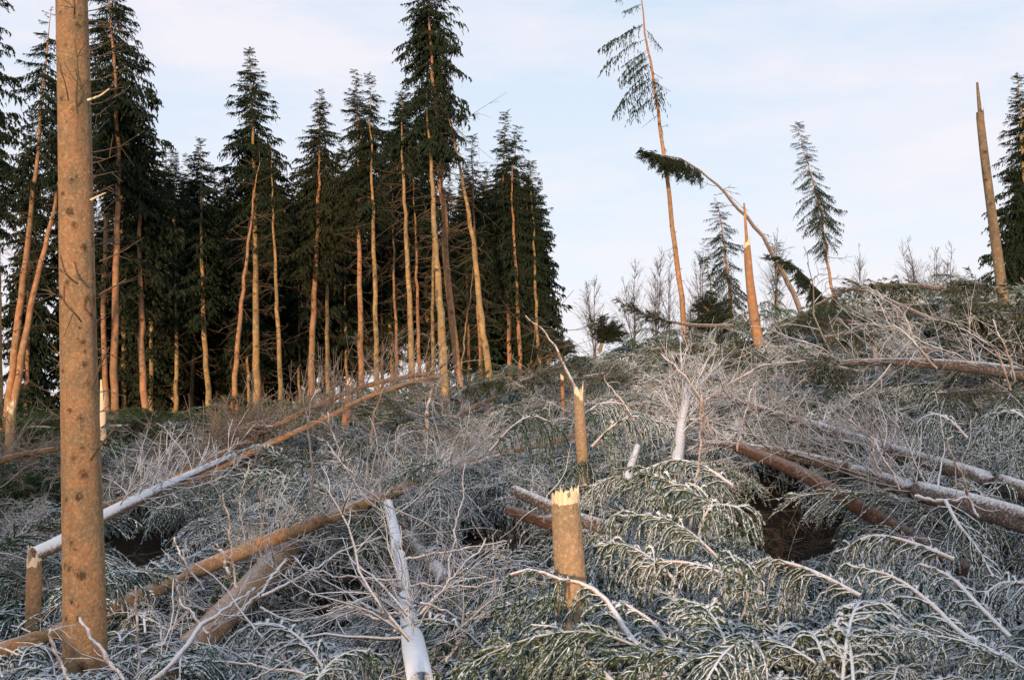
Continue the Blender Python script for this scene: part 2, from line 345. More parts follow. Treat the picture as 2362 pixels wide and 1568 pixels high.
MB_ = [bough_geo(tmpl_path(L, a, dr), .010, .004, int(pr * 1.3), sl, pe, .0062, nlen=.03, nw=.011, tert=te, rs=R, core=.007, S=3) for L, a, dr, pr, sl, pe, te in
       [(1.3, .35, .5, 16, .5, 1.2, 0), (1.4, .15, .3, 15, .5, .6, 1), (1.1, .5, .8, 14, .42, 1.5, 0), (1.5, .3, .6, 18, .55, 1.0, 0)]]
src_mid = source(MB_, [M['twig'], M['needle']], 'spruce_bough_mid')
TB = [bare_geo(1.0, R, 14, 4, .010, .25), bare_geo(1.0, R, 18, 3, .009, .15), bare_geo(1.0, R, 9, 2, .012, .3), bare_geo(1.0, R, 16, 5, .008, .3, hook=.5),
      bare_geo(1.0, R, 20, 2, .009, .2, hook=.35), bare_geo(1.0, R, 6, 2, .013, .12), bare_geo(1.0, R, 22, 4, .008, .4)]
src_bare = source(TB, [M['twig']], 'bare_branch_frosted')
SG_ = [bare_geo(1.2, R, 5, 2, .011, .15), bare_geo(1.3, R, 8, 2, .010, .35), bare_geo(1.1, R, 3, 1, .012, .1)]
src_pit = source(TB[:4], [M['twig_dead']], 'dark_dead_twig')
src_stick = source(SG_, [M['branch_pale']], 'long_stick')
src_brown = source(TB[:4], [M['twig_brown']], 'bare_branch_brown')

HERO = []      # trunk samples (x, y, z, radius)
# dark gaps in the brush, as ellipses (u, v, ru, rv) of the ground they open to
GAPS = [(1825, 1190, 190, 125), (1195, 1225, 125, 100), (350, 1250, 180, 80), (830, 1340, 150, 85), (2330, 1310, 80, 90), (1560, 1080, 60, 40)]
def project(p):
    r = p - CAM; yy = r[:, 1] * cos(TH) + r[:, 2] * sin(TH); zz = -r[:, 1] * sin(TH) + r[:, 2] * cos(TH)
    return U0 + F * r[:, 0] / yy, V0 - F * zz / yy
def scatter_points(n, y0, y1, u0, u1, h0, h1, tilt, smin, smax, power=1.0, gaps=True, keep=None):
    y = y0 * (y1 / y0) ** (R.uniform(0, 1, n) ** power); u = R.uniform(u0, u1, n); x = (u - U0) / F * y
    z = terr(x, y) + R.uniform(h0, h1, n); p = np.stack([x, y, z], 1); k = np.ones(n, bool)
    rot = np.stack([R.normal(0, tilt * .6, n), R.normal(0, tilt, n), R.uniform(0, 2 * pi, n)], 1); scl = R.uniform(smin, smax, n)
    uu, vv = project(p); tip = p + np.stack([np.cos(rot[:, 2]), np.sin(rot[:, 2]), .15 + 0 * z], 1) * scl[:, None] * .9; u2, v2 = project(tip)
    if gaps:
        for a, b, c, d in GAPS: k &= (((uu - a) / c) ** 2 + ((vv - b) / d) ** 2 > 1) & (((u2 - a) / c) ** 2 + ((v2 - b) / d) ** 2 > .8)
    if keep is not None: k &= keep(uu, vv, p)
    return p[k], rot[k], scl[k]
def scatter(name, label, col, nsrc, parts):
    p = np.concatenate([a[0] for a in parts]); rot = np.concatenate([a[1] for a in parts]); s = np.concatenate([a[2] for a in parts])
    me = bpy.data.meshes.new(name); me.vertices.add(len(p)); me.vertices.foreach_set('co', p.astype(np.float32).ravel())
    a = me.attributes.new('rot', 'FLOAT_VECTOR', 'POINT'); a.data.foreach_set('vector', rot.astype(np.float32).ravel())
    a = me.attributes.new('scl', 'FLOAT', 'POINT'); a.data.foreach_set('value', s.astype(np.float32))
    a = me.attributes.new('pick', 'INT', 'POINT'); a.data.foreach_set('value', R.randint(0, nsrc, len(p)).astype(np.int32))
    o = link(bpy.data.objects.new(name, me))
    ng = bpy.data.node_groups.new(name, 'GeometryNodeTree')
    ng.interface.new_socket('Geometry', in_out='INPUT', socket_type='NodeSocketGeometry'); ng.interface.new_socket('Geometry', in_out='OUTPUT', socket_type='NodeSocketGeometry')
    i = ng.nodes.new('NodeGroupInput'); q = ng.nodes.new('NodeGroupOutput'); c = ng.nodes.new('GeometryNodeCollectionInfo')
    c.inputs['Collection'].default_value = col; c.inputs['Separate Children'].default_value = True; c.inputs['Reset Children'].default_value = True
    it = ng.nodes.new('GeometryNodeInstanceOnPoints'); it.inputs['Pick Instance'].default_value = True
    def na(n_, t):
        x = ng.nodes.new('GeometryNodeInputNamedAttribute'); x.data_type = t; x.inputs['Name'].default_value = n_; return x.outputs['Attribute']
    L = ng.links.new; L(i.outputs[0], it.inputs['Points']); L(c.outputs[0], it.inputs['Instance']); L(na('pick', 'INT'), it.inputs['Instance Index'])
    er = ng.nodes.new('FunctionNodeEulerToRotation'); L(na('rot', 'FLOAT_VECTOR'), er.inputs[0]); L(er.outputs[0], it.inputs['Rotation'])
    L(na('scl', 'FLOAT'), it.inputs['Scale']); L(it.outputs[0], q.inputs[0])
    md = o.modifiers.new('instances', 'NODES'); md.node_group = ng
    return tag(o, label, 'brush', kind='stuff')
# ------------------------------------------------------------------ standing trees
def unit_branch(rs, pairs=9, blades=4, bl=.10, bw=.030, droop=.25, hang=.7):
    """unit-length crown branch: thin stem and hanging sprays (for trees some tens of metres away)"""
    n = 5; t = np.linspace(0, 1, n); path = np.stack([t, .05 * np.sin(t * 4 + rs.uniform(0, 6)), -droop * t * t + .16 * t ** 4], 1)
    wv, wq = tubes(path[None], (.006 * (1 - .8 * t))[None], 3)
    B = pairs * 2; s = np.sort(rs.uniform(.06, .99, B)); f = s * (n - 1) * .999; i0 = f.astype(int)
    st = path[i0] + (path[i0 + 1] - path[i0]) * (f - i0)[:, None]
    sg = np.where(np.arange(B) % 2, 1, -1)
    d = nrm(np.stack([rs.uniform(.4, .9, B), sg * rs.uniform(.5, 1, B), rs.uniform(-.3, .15, B)], 1)); L = .36 * (1 - .62 * s) * rs.uniform(.25, 1.5, B)
    tt = rs.uniform(.05, 1, (B, blades)); p = st[:, None] + d[:, None] * (L[:, None] * tt)[..., None] + np.array([0, 0, -1]) * (L[:, None] * tt ** 2 * hang * .6)[..., None]
    p = p.reshape(-1, 3); dd = nrm(np.repeat(d, blades, 0) * .6 + np.array([0, 0, -hang]) + rs.normal(0, .35, p.shape))
    ln = bl * rs.uniform(.6, 1.4, (len(p), 1)); W = nrm(np.cross(dd, rs.normal(size=p.shape))) * bw * .5
    fV = np.stack([p - dd * ln * .35, p + W, p + dd * ln * .65, p - W], 1).reshape(-1, 3)
    return wv, wq, fV, np.arange(len(fV)).reshape(-1, 4)
UB = [unit_branch(R, 11, 7, .13, .050, droop=dr, hang=hg) for dr, hg in ((.2, .6), (.35, 1.0), (.28, .8))]
UBF = [unit_branch(R, 15, 9, .105, .030, droop=dr, hang=hg) for dr, hg in ((.2, .7), (.4, 1.2), (.3, 1.0))]
UBW = [unit_branch(R, 18, 8, .075, .017, droop=dr, hang=hg) for dr, hg in ((.3, 1.2), (.5, 1.8), (.4, 1.5))]
def place(g, tm, pos, d, scale, up=None, matw=0, matf=1, fr=.1):
    """put unit branches at pos (B,3) along directions d, lengths scale"""
    wv, wq, fV, fq = tm; B = len(pos); d = nrm(d); upv = np.broadcast_to(np.array([0, 0, 1.]), d.shape)
    s = nrm(np.cross(upv, d) + 1e-9); u = np.cross(d, s); Mx = np.stack([d, s, u], 1) * scale[:, None, None]
    for vv, ff, mt in ((wv, wq, matw), (fV, fq, matf)):
        if mt is None: continue
        V = np.einsum('nk,bkj->bnj', vv, Mx) + pos[:, None]
        idx = (np.arange(B)[:, None, None] * len(vv) + ff[None]).reshape(-1, 4); g.add(V.reshape(-1, 3), idx, mat=mt, frost=fr)
def at(path, t):
    n = len(path); f = np.clip(t, 0, 1) * (n - 1) * .9999; i0 = f.astype(int); return path[i0] + (path[i0 + 1] - path[i0]) * (f - i0)[:, None]
def to_ground(pts):
    p0, p1 = pts[0], pts[1]; dr = nrm(p0 - p1); p = p0.copy(); k = 0
    while p[2] > terr(p[0], p[1]) - .15 and k < 60: p = p + dr * .1; k += 1
    return np.vstack([p, pts]) if k else pts
FG = 'spruces still standing at the forest edge'
def spruce(name, label, uv, d, w, crown=None, Rpx=60, dens=1.0, fine=False, dead=1.0, bark='bark_far', group=None, side=None, droop=0., top_w=.16, cat='tree', shape=.72, needle='needle_far', rs=R, lo_r=.75, deadL=.7):
    d = d if isinstance(d, (list, tuple)) else [d] * len(uv)
    pts = np.array([P(u, v, dd) for (u, v), dd in zip(uv, d)]); pts = to_ground(pts); n = 26; path = smooth_path(pts, n)
    H = np.linalg.norm(np.diff(path, axis=0), axis=1).sum(); org = path[0].copy(); d0 = d[0]
    root = empty(name, org); tag(root, label, cat, group); r0 = w * d0 / F * (.44 if group == FG else .5)
    path = path - org; path[1:-1] += rs.normal(0, .014, (n - 2, 3)) + np.cumsum(rs.normal(0, .003 if group == FG else .008, (n - 2, 3)), 0); t = np.linspace(0, 1, n)
    g = G(); v, q = tubes(path[None], (r0 * (1 - (1 - (top_w if crown is None else .05)) * t ** (1.1 if crown is None else 1.5)) * (1 + .35 * np.exp(-t * 40)))[None], 10); g.add(v, q); g.obj('trunk', [M[bark]], root)
    if group == FG and crown and crown > .2: crown = min(crown + .12, .9)
    cr = crown if crown is not None else 1.0
    if crown is not None and crown < 1:
        Rm = Rpx * d0 / F; nb = int((1 - crown) * H / .30 * (9.5 if fine != 2 else 7.5) * dens); Rm *= 1.0 if fine == 2 else 1.1; s = rs.uniform(0, 1, nb) ** .8; tt = crown + (1 - crown) * s
        pos = at(path, tt); prof = np.clip((1 - s) / .62, .03, 1) ** shape * np.clip(lo_r + s * 1.5, 0, 1)
        L = Rm * prof * rs.uniform(.55, 1.18, nb); az = rs.uniform(0, 2 * pi, nb)
        if side is None and fine != 2:
            fr_ = (np.sin(az) < -.25) & (s < .7) & (rs.uniform(0, 1, nb) < .72); az = np.where(fr_, -az, az)
        if side is not None: az = np.where(rs.uniform(0, 1, nb) < .95, rs.normal(side, .6, nb), az)
        pit = np.interp(s, [0, .6, 1], [-.45 - droop, -.2 - droop, .35]) + rs.normal(0, .13, nb)
        dr = np.stack([np.cos(az) * np.cos(pit), np.sin(az) * np.cos(pit), np.sin(pit)], 1)
        tm = UBW if fine == 2 else UBF if fine else UB; wh = rs.randint(0, 3, nb); g = G()
        for kk in range(3):
            m = wh == kk
            if m.any(): place(g, tm[kk], pos[m], dr[m], np.maximum(L[m], .18))
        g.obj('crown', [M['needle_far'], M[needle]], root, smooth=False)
    if dead > 0:
        nb = int(H * cr / .30 * 4.2 * dead); tt = rs.uniform(.12, min(cr + .04, 1), nb) ** .8; pos = at(path, tt); az = rs.uniform(0, 2 * pi, nb)
        pit = rs.normal(-.15, .3, nb); dr = np.stack([np.cos(az) * np.cos(pit), np.sin(az) * np.cos(pit), np.sin(pit)], 1); L = rs.uniform(.15, 1, nb) ** 1.4 * deadL * (.5 + tt) * 1.3
        k5 = np.linspace(0, 1, 5)[None, :, None]; bend = rs.normal(0, .25, (nb, 1, 3)) ; bend[..., 2] += rs.uniform(-.45, .35, (nb, 1))
        pp = pos[:, None] + L[:, None, None] * (dr[:, None] * k5 + bend * k5 * k5)
        g = G(); v, q = tubes(pp, (.009 * (1 - .6 * k5[..., 0])).repeat(nb, 0), 3); g.add(v, q)
        src = np.repeat(np.arange(nb), 3); ii = rs.randint(1, 4, len(src)); b2 = pp[src, ii]; T2 = nrm(pp[src, ii + 1] - pp[src, ii]); d2 = nrm(T2 + rs.normal(0, .6, T2.shape)); k3 = np.linspace(0, 1, 3)[None, :, None]
        p2 = b2[:, None] + (L[src] * rs.uniform(.2, .5, len(src)))[:, None, None] * (d2[:, None] * k3 + np.array([0, 0, -.25]) * k3 * k3)
        v, q = tubes(p2, (.005 * (1 - .5 * k3[..., 0])).repeat(len(src), 0), 3); g.add(v, q)
        tag(g.obj('dead_branches', [M['twig_dead']], root), kind='stuff')
    return root, path + org
T = spruce
T('spruce_tree', 'spruce at the left picture edge with drooping boughs reaching in from outside the frame', [(-70, 1010), (-75, 500), (-70, -300)], 24, 22, .22, 120, 1.1, True, group=FG)
T('spruce_tree', 'leftmost leaning red-barked spruce, its ragged crown against the sky left of the thick near trunk', [(8, 1010), (40, 760), (62, 560), (85, 350), (118, 20)], 22, 21, .45, 95, .75, True, .8, 'bark_pink', FG, droop=.1)
T('spruce_tree', 'straight slim trunk standing on the very left picture border', [(2, 1000), (0, 700), (-4, 300)], 25, 12, .6, 55, .8, False, .6, 'bark_far', FG)
T('spruce_tree', 'orange spruce trunk leaning right up to behind the thick near trunk', [(22, 1000), (60, 760), (105, 560), (133, 430), (165, 200)], 22, 20, .6, 70, .8, True, .8, 'bark_pink', FG)
T('spruce_tree', 'tall spruce directly right of the thick near trunk, top cut off by the picture edge', [(262, 960), (264, 700), (270, 400), (262, 150), (238, -110)], 25, 20, .38, 105, 1.25, True, 1, 'bark_pink', FG)
T('spruce_tree', 'slim reddish spruce trunk right behind the thick near trunk', [(246, 960), (238, 700), (245, 450), (235, 60)], 29, 15, .5, 90, 1.0, False, 1, 'bark_pink', FG)
T('spruce_tree', 'spruce with a broad dark crown ending in a short spire, trunk orange at its foot', [(336, 985), (328, 860), (322, 650), (322, 235)], 26, 19, .3, 95, 1.5, False, 1, 'bark_pink', FG)
T('spruce_tree', 'small dark spruce, left one of the three low tops left of the tallest left spire', [(405, 980), (408, 700), (400, 350)], 34, 13, .25, 70, 1.5, False, 1, group=FG)
T('spruce_tree', 'small dark spruce, middle one of the three low tops', [(440, 975), (450, 700), (432, 355)], 37, 12, .28, 70, 1.4, False, 1, group=FG)
T('spruce_tree', 'small dark spruce with thin bare leader, right one of the three low tops', [(485, 975), (470, 700), (464, 318)], 33, 16, .3, 75, 1.5, False, 1, group=FG)
T('spruce_tree', 'tall full spruce with the pointed spire left of the middle', [(592, 975), (590, 700), (588, 480), (575, 113)], 30, 20, .36, 92, 1.7, True, 1, group=FG)
T('leaning_spruce', 'pale spruce trunk leaning right against the tall full spruce', [(534, 965), (550, 780), (572, 560), (598, 350)], 26, 15, .86, 35, .6, False, .7, 'bark_pink', FG)
T('spruce_tree', 'slim spruce on the right flank of the tall full spruce, light trunk', [(650, 965), (640, 760), (630, 550), (622, 330)], 29, 14, .5, 50, 1.2, True, 1, group=FG)
T('spruce_tree', 'dark broad spruce with trunk splitting the gap left of the twin tops', [(715, 915), (722, 700), (733, 470), (737, 205)], 30, 18, .35, 85, 1.8, True, 1.1, 'bark_pink', FG)
T('spruce_tree', 'slim lit trunk rising out of the brush right of the dark broad spruce', [(757, 880), (755, 700), (752, 560), (770, 380)], 33, 13, .55, 60, 1.4, False, 1, group=FG)
T('spruce_tree', 'left one of the twin-topped spruces', [(832, 870), (828, 640), (828, 450), (820, 160)], 29, 17, .42, 66, 1.5, True, 1, 'bark_pink', FG)
T('spruce_tree', 'right one of the twin-topped spruces, with a yellowish trunk', [(869, 870), (864, 640), (858, 400), (853, 172)], 28, 15, .45, 66, 1.4, True, 1, group=FG)
T('spruce_tree', 'thin reddish trunk halfway between the twin-topped spruces and the long yellow trunk', [(915, 870), (908, 640), (902, 430), (896, 330)], 33, 9, .55, 55, 1.3, False, 1, 'bark_pink', FG)
T('spruce_tree', 'long yellow lit trunk left of the tallest group', [(950, 860), (940, 600), (927, 370), (925, 215)], 27, 17, .62, 60, 1.1, True, 1, group=FG)
T('spruce_tree', 'thin orange trunk tight to the right of the long yellow trunk', [(968, 858), (962, 650), (957, 480), (950, 330)], 30, 11, .5, 55, 1.2, False, 1, 'bark_pink', FG)
T('spruce_tree', 'straight thin trunk close behind the left side of the tallest group', [(997, 860), (996, 640), (996, 450), (985, 330)], 30, 11, .6, 50, 1.2, False, 1, group=FG)
T('spruce_tree', 'tallest spruce, its bushy crown leaving the top of the picture', [(1067, 945), (1046, 760), (1028, 560), (1012, 330), (998, 150), (980, -120)], 25, 21, .42, 94, 1.35, True, .9, 'bark_pink', FG, droop=.2, shape=.45)
T('spruce_tree', 'yellow-barked spruce leaning left into the tallest one', [(1029, 975), (1020, 780), (1008, 600), (996, 400), (985, 200)], 24, 24, .68, 95, 1.25, True, .9, 'bark_far', FG, droop=.2, shape=.5)
T('leaning_spruce', 'bent spruce bowed left with its tip caught in the tallest crown', [(1138, 945), (1118, 780), (1095, 600), (1070, 430), (1040, 290), (1010, 215)], 25, 19, .85, 45, .8, True, 1.1, 'bark_far', FG)
T('spruce_tree', 'dark narrow spruce filling the gap behind the tallest group', [(905, 870), (900, 600), (935, 200)], 36, 12, .35, 75, 1.6, False, 1, group=FG)
T('spruce_tree', 'narrow dark spruce with thin leader between the bent spruce and the rightmost pair', [(1108, 865), (1102, 680), (1092, 480), (1088, 308)], 29, 12, .3, 46, 1.4, True, 1, 'bark_pink', FG)
T('spruce_tree', 'spruce with the higher top in the rightmost pair of the stand', [(1176, 872), (1172, 700), (1163, 500), (1166, 258)], 29, 13, .25, 62, 1.5, True, 1, 'bark_pink', FG)
T('spruce_tree', 'spruce with the lower right top in the rightmost pair, orange trunk in its middle', [(1200, 868), (1192, 650), (1182, 420), (1196, 290)], 28, 12, .25, 72, 1.5, True, 1, 'bark_pink', FG)
T('spruce_tree', 'rightmost spruce of the stand, boughs hanging out over the clearing', [(1242, 835), (1238, 700), (1230, 520), (1222, 370)], 28, 11, .12, 60, 1.6, True, .8, group=FG)
T('leaning_spruce', 'thin pole leaning right between the two big trunks of the tallest group', [(1062, 855), (1078, 730), (1092, 610)], 27, 7, None, 0, 1, False, .5, 'bark_far', FG)
# trunks further back, seen between the front ones
BK = 'thin trunks further back in the dark stand'
for u0, u1, vb, vt, dd, w, cr, lb in [
    (375, 382, 975, 330, 40, 14, .35, 'dark trunk in the shade left of the small low tops'), (398, 400, 970, 380, 38, 12, .4, 'dim brown trunk just left of the sky gap'),
    (450, 440, 975, 420, 42, 18, .35, 'thick shaded trunk in the middle of the dark wood'), (500, 492, 970, 400, 38, 11, .4, 'thin yellow trunk right of the thick shaded trunk'),
    (545, 540, 965, 420, 36, 10, .45, 'dark pole behind the pale leaning trunk'), (575, 572, 965, 500, 34, 8, .6, 'very thin pole left of the tall full spruce trunk'),
    (604, 600, 968, 480, 35, 9, .55, 'thin reddish pole right of the tall full spruce trunk'), (690, 686, 915, 480, 35, 7, .5, 'thin reddish pole in front of the dark crowns left of the broad spruce'),
    (800, 798, 880, 420, 36, 8, .5, 'faint thin pole left of the twin-topped spruces'), (885, 880, 870, 430, 36, 8, .5, 'brown pole right behind the twin-topped spruces'),
    (1080, 1072, 860, 420, 34, 9, .45, 'dark pole behind the bent spruce'), (1120, 1110, 862, 420, 36, 9, .5, 'yellowish pole right of the bent spruce foot'),
    (1150, 1145, 862, 400, 38, 9, .35, 'shaded pole left of the rightmost pair'), (1222, 1215, 850, 400, 36, 14, .2, 'thick dark trunk inside the rightmost pair'),
    (1165, 1178, 862, 360, 37, 10, .2, 'dark trunk hidden behind the higher top of the rightmost pair'), (350, 350, 985, 300, 34, 12, .3, 'shaded trunk touching the orange trunk foot'),
    (290, 285, 975, 260, 36, 13, .3, 'dark trunk right of the slim reddish trunk'), (520, 515, 970, 390, 44, 10, .3, 'far pole in the centre of the dark wood'),
    (160, 150, 985, 120, 34, 13, .2, 'dark spruce hidden behind the thick near trunk'), (60, 75, 990, 250, 33, 12, .15, 'dark full-skirted spruce between the two leaning left trunks'),
    (665, 660, 940, 430, 40, 9, .35, 'dark pole right of the slim light-trunked spruce'), (770, 790, 880, 330, 38, 10, .35, 'dark tree filling the gap beside the broad spruce'),
    (425, 420, 975, 420, 46, 11, .25, 'far shaded pole beside the sky gap'), (475, 478, 972, 460, 48, 11, .2, 'farthest shaded pole beside the sky gap')]:
    T('spruce_tree', lb, [(u0, vb), ((u0 + u1) / 2, (vb + vt) / 2), (u1, vt)], dd, w, cr * .6, 74, 1.5, False, 1.4, 'bark_far' if (u0 // 10) % 2 else 'bark_pink', BK)

for u0 in list(np.linspace(215, 640, 15)) + list(np.linspace(665, 1235, 15)):
    T('spruce_tree', 'indistinct dark spruce deep inside the shaded stand', [(u0, 930), (u0 + R.uniform(-8, 8), 650), (u0 + R.uniform(-12, 12), (R.uniform(400, 470) if u0 < 660 else R.uniform(370, 440)))], R.uniform(38, 50), R.uniform(9, 15), R.uniform(.12, .32) if u0 < 660 else R.uniform(.3, .45), 62, 1.5, False, 1.6, 'bark_far' if R.uniform() < .5 else 'bark_pink', 'dark spruces deep inside the stand', droop=.1)
# the lone trees on the cleared slope
T('spruce_tree', 'tall thinned spruce leaning left alone on the clearing, boughs on its left side only', [(1584, 790), (1560, 600), (1530, 380), (1502, 200), (1478, 60), (1462, -110)], 24, 13, .62, 115, .28, 2, .35, 'bark_pink', side=pi, droop=.0, deadL=.35, shape=.35)
T('spruce_tree', 'slender spruce with one-sided crown standing lone on the right ridge', [(1921, 690), (1903, 560), (1880, 450), (1860, 380), (1836, 285)], 24, 8, .42, 60, 1.9, 2, .5, 'bark_pink')
T('spruce_tree', 'ragged short-topped spruce below the bowed stem', [(1697, 780), (1682, 680), (1668, 560), (1652, 465)], 24, 9, .30, 62, 1.9, 2, .6, 'bark_pink', lo_r=.6, shape=.5)
T('spruce_tree', 'dark full spruce cut by the right picture edge', [(2372, 660), (2365, 450), (2345, 168)], 27, 20, .02, 92, 2.0, True, .2)
T('spruce_tree', 'dark spruce outside the right edge, only its boughs in view', [(2450, 660), (2440, 400), (2430, 100)], 28, 20, .05, 120, 1.6, False, .2)
T('bowed_spruce', 'spruce bowed far over to the left, its tip hanging behind the tall thinned spruce', [(1872, 790), (1836, 690), (1785, 585), (1712, 488), (1640, 412), (1565, 362), (1470, 350)], [23, 23, 23, 23, 23, 23, 23], 13, .76, 42, 3.5, True, .3, 'bark_hoar', droop=.8, shape=.3, deadL=.4)
T('bowed_spruce', 'small spruce bowed left under the long bowed stem', [(1905, 700), (1870, 650), (1830, 612), (1768, 592)], 23, 6, .35, 34, 3.0, True, .3, 'bark_dark', droop=.3, shape=.4)
T('bowed_spruce', 'frost-white bowed stem with a brown needleless tip at the end of the stand', [(1312, 860), (1290, 812), (1255, 762), (1212, 728)], 18, 13, None, 0, 1, False, 1.2, 'bark_white', deadL=.9)
T('spruce_tree', 'small spruce pole with thin crown right of the snapped trunk on the ridge', [(1796, 730), (1793, 640), (1790, 560)], 25, 5, .3, 26, 1.6, 2, .4)
T('spruce_tree', 'young spruce behind the ragged one', [(1650, 760), (1640, 680), (1622, 560)], 28, 7, .15, 36, 1.6, 2, .3)

# spruces added out of view behind the camera, only to shade the near slope
for k_, (xx, yy, hh) in enumerate([(x_, -30 + R.uniform(-1, 1), R.uniform(5.9, 7.1)) for x_ in np.arange(-24, 13, 1.35) if abs(x_ + 10.9) > .9 and abs(x_ + 7.2) > 1.2]):
    z0 = float(terr(xx, yy)); root = tag(empty('spruce_tree', (xx, yy, z0 - .1)), 'unseen spruce added behind the camera, number unseen, shading the near slope'.replace(', number unseen', ''), 'tree', 'unseen spruces added behind the camera for shade')
    if k_ == 0:
        g = G(); v, q = tubes(np.array([[[0, 0, t * 8] for t in np.linspace(0, 1, 6)]]), np.linspace(.1, .01, 6)[None], 8); g.add(v, q); tm_ = g.mesh('trunk', [M['bark_far']])
        nb = 430; s_ = R.uniform(0, 1, nb); az = R.uniform(0, 6.28, nb); pit = np.interp(s_, [0, 1], [-.2, .6]); g = G()
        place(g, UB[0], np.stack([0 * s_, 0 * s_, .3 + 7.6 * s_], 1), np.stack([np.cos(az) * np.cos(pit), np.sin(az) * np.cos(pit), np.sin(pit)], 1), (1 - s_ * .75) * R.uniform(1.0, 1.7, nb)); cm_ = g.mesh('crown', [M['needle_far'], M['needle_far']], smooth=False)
    for nm_, me_ in (('trunk', tm_), ('crown', cm_)):
        o = link(bpy.data.objects.new(nm_, me_), root); o.scale = (1.2, 1.2, hh / 8)

# ------------------------------------------------------------------ snapped trunks
def shard(g, c, d, w, th, h, rs, mat=0):
    t = np.array([-d[1], d[0], 0]); a = c + t * w / 2; b = c - t * w / 2; o_ = np.array([d[0], d[1], 0]) * th
    tip = c + np.array([rs.normal(0, w * .3), rs.normal(0, w * .3), h]); m1 = a * .5 + tip * .5 + t * w * .05; m2 = b * .45 + tip * .55
    V = [a, b, b - o_, a - o_, m1, m2, m2 - o_ * .6, m1 - o_ * .6, tip]
    g.add(V, quads=[(0, 1, 5, 4), (1, 2, 6, 5), (2, 3, 7, 6), (3, 0, 4, 7)], tris=[(4, 5, 8), (5, 6, 8), (6, 7, 8), (7, 4, 8)], mat=mat)
def trunk_geo(path, rad, S, rough, rs, knots=(), top=None, seed=0.):
    """dense trunk skin with bark relief, knots given as (t, angle, size)"""
    n = len(path); T_ = nrm(np.gradient(path, axis=0)); A = nrm(np.cross(T_, np.array([0, 1., 0.0]))); A = np.where(np.abs(T_[:, 1:2]) > .9, nrm(np.cross(T_, np.array([0, 0, 1.]))), A); C = np.cross(T_, A)
    an = np.arange(S) * 2 * pi / S; ii, aa = np.meshgrid(np.arange(n), an, indexing='ij'); L = np.r_[0, np.cumsum(np.linalg.norm(np.diff(path, axis=0), axis=1))][ii]
    rr = rad[ii] * (1 + .025 * np.sin(aa * 2 + L * 1.3 + seed) + .018 * np.sin(aa * 3 - L * 2.1 + seed) + rs.normal(0, rough, ii.shape)); kn = np.zeros(ii.shape)
    tot = L.max()
    for t, a, s in knots:
        da = (aa - a + pi) % (2 * pi) - pi; q_ = (da * rad[ii] / s) ** 2 + ((L - t * tot) / (s * 1.25)) ** 2
        rr += s * .3 * np.exp(-q_ * 1.4); kn = np.maximum(kn, rs.uniform(.85, 1.15) * np.exp(-q_ * 1.0 * (1 + .5 * np.sin(3 * aa + 40 * L + s * 900))) * rs.uniform(.6, 1, ii.shape))
    off = np.zeros(ii.shape)
    if top is not None: off[-1] = top[0][np.arange(S)]; off[-2] = top[0] * .6; off[-3] = top[0] * .25
    V = path[ii] + rr[..., None] * (np.cos(aa)[..., None] * A[ii] + np.sin(aa)[..., None] * C[ii]) + T_[ii] * off[..., None]
    i, j = np.meshgrid(np.arange(n - 1), np.arange(S), indexing='ij'); j2 = (j + 1) % S
    q = np.stack([i * S + j, i * S + j2, (i + 1) * S + j2, (i + 1) * S + j], -1).reshape(-1, 4)
    return V.reshape(-1, 3), q, kn.ravel(), A, C
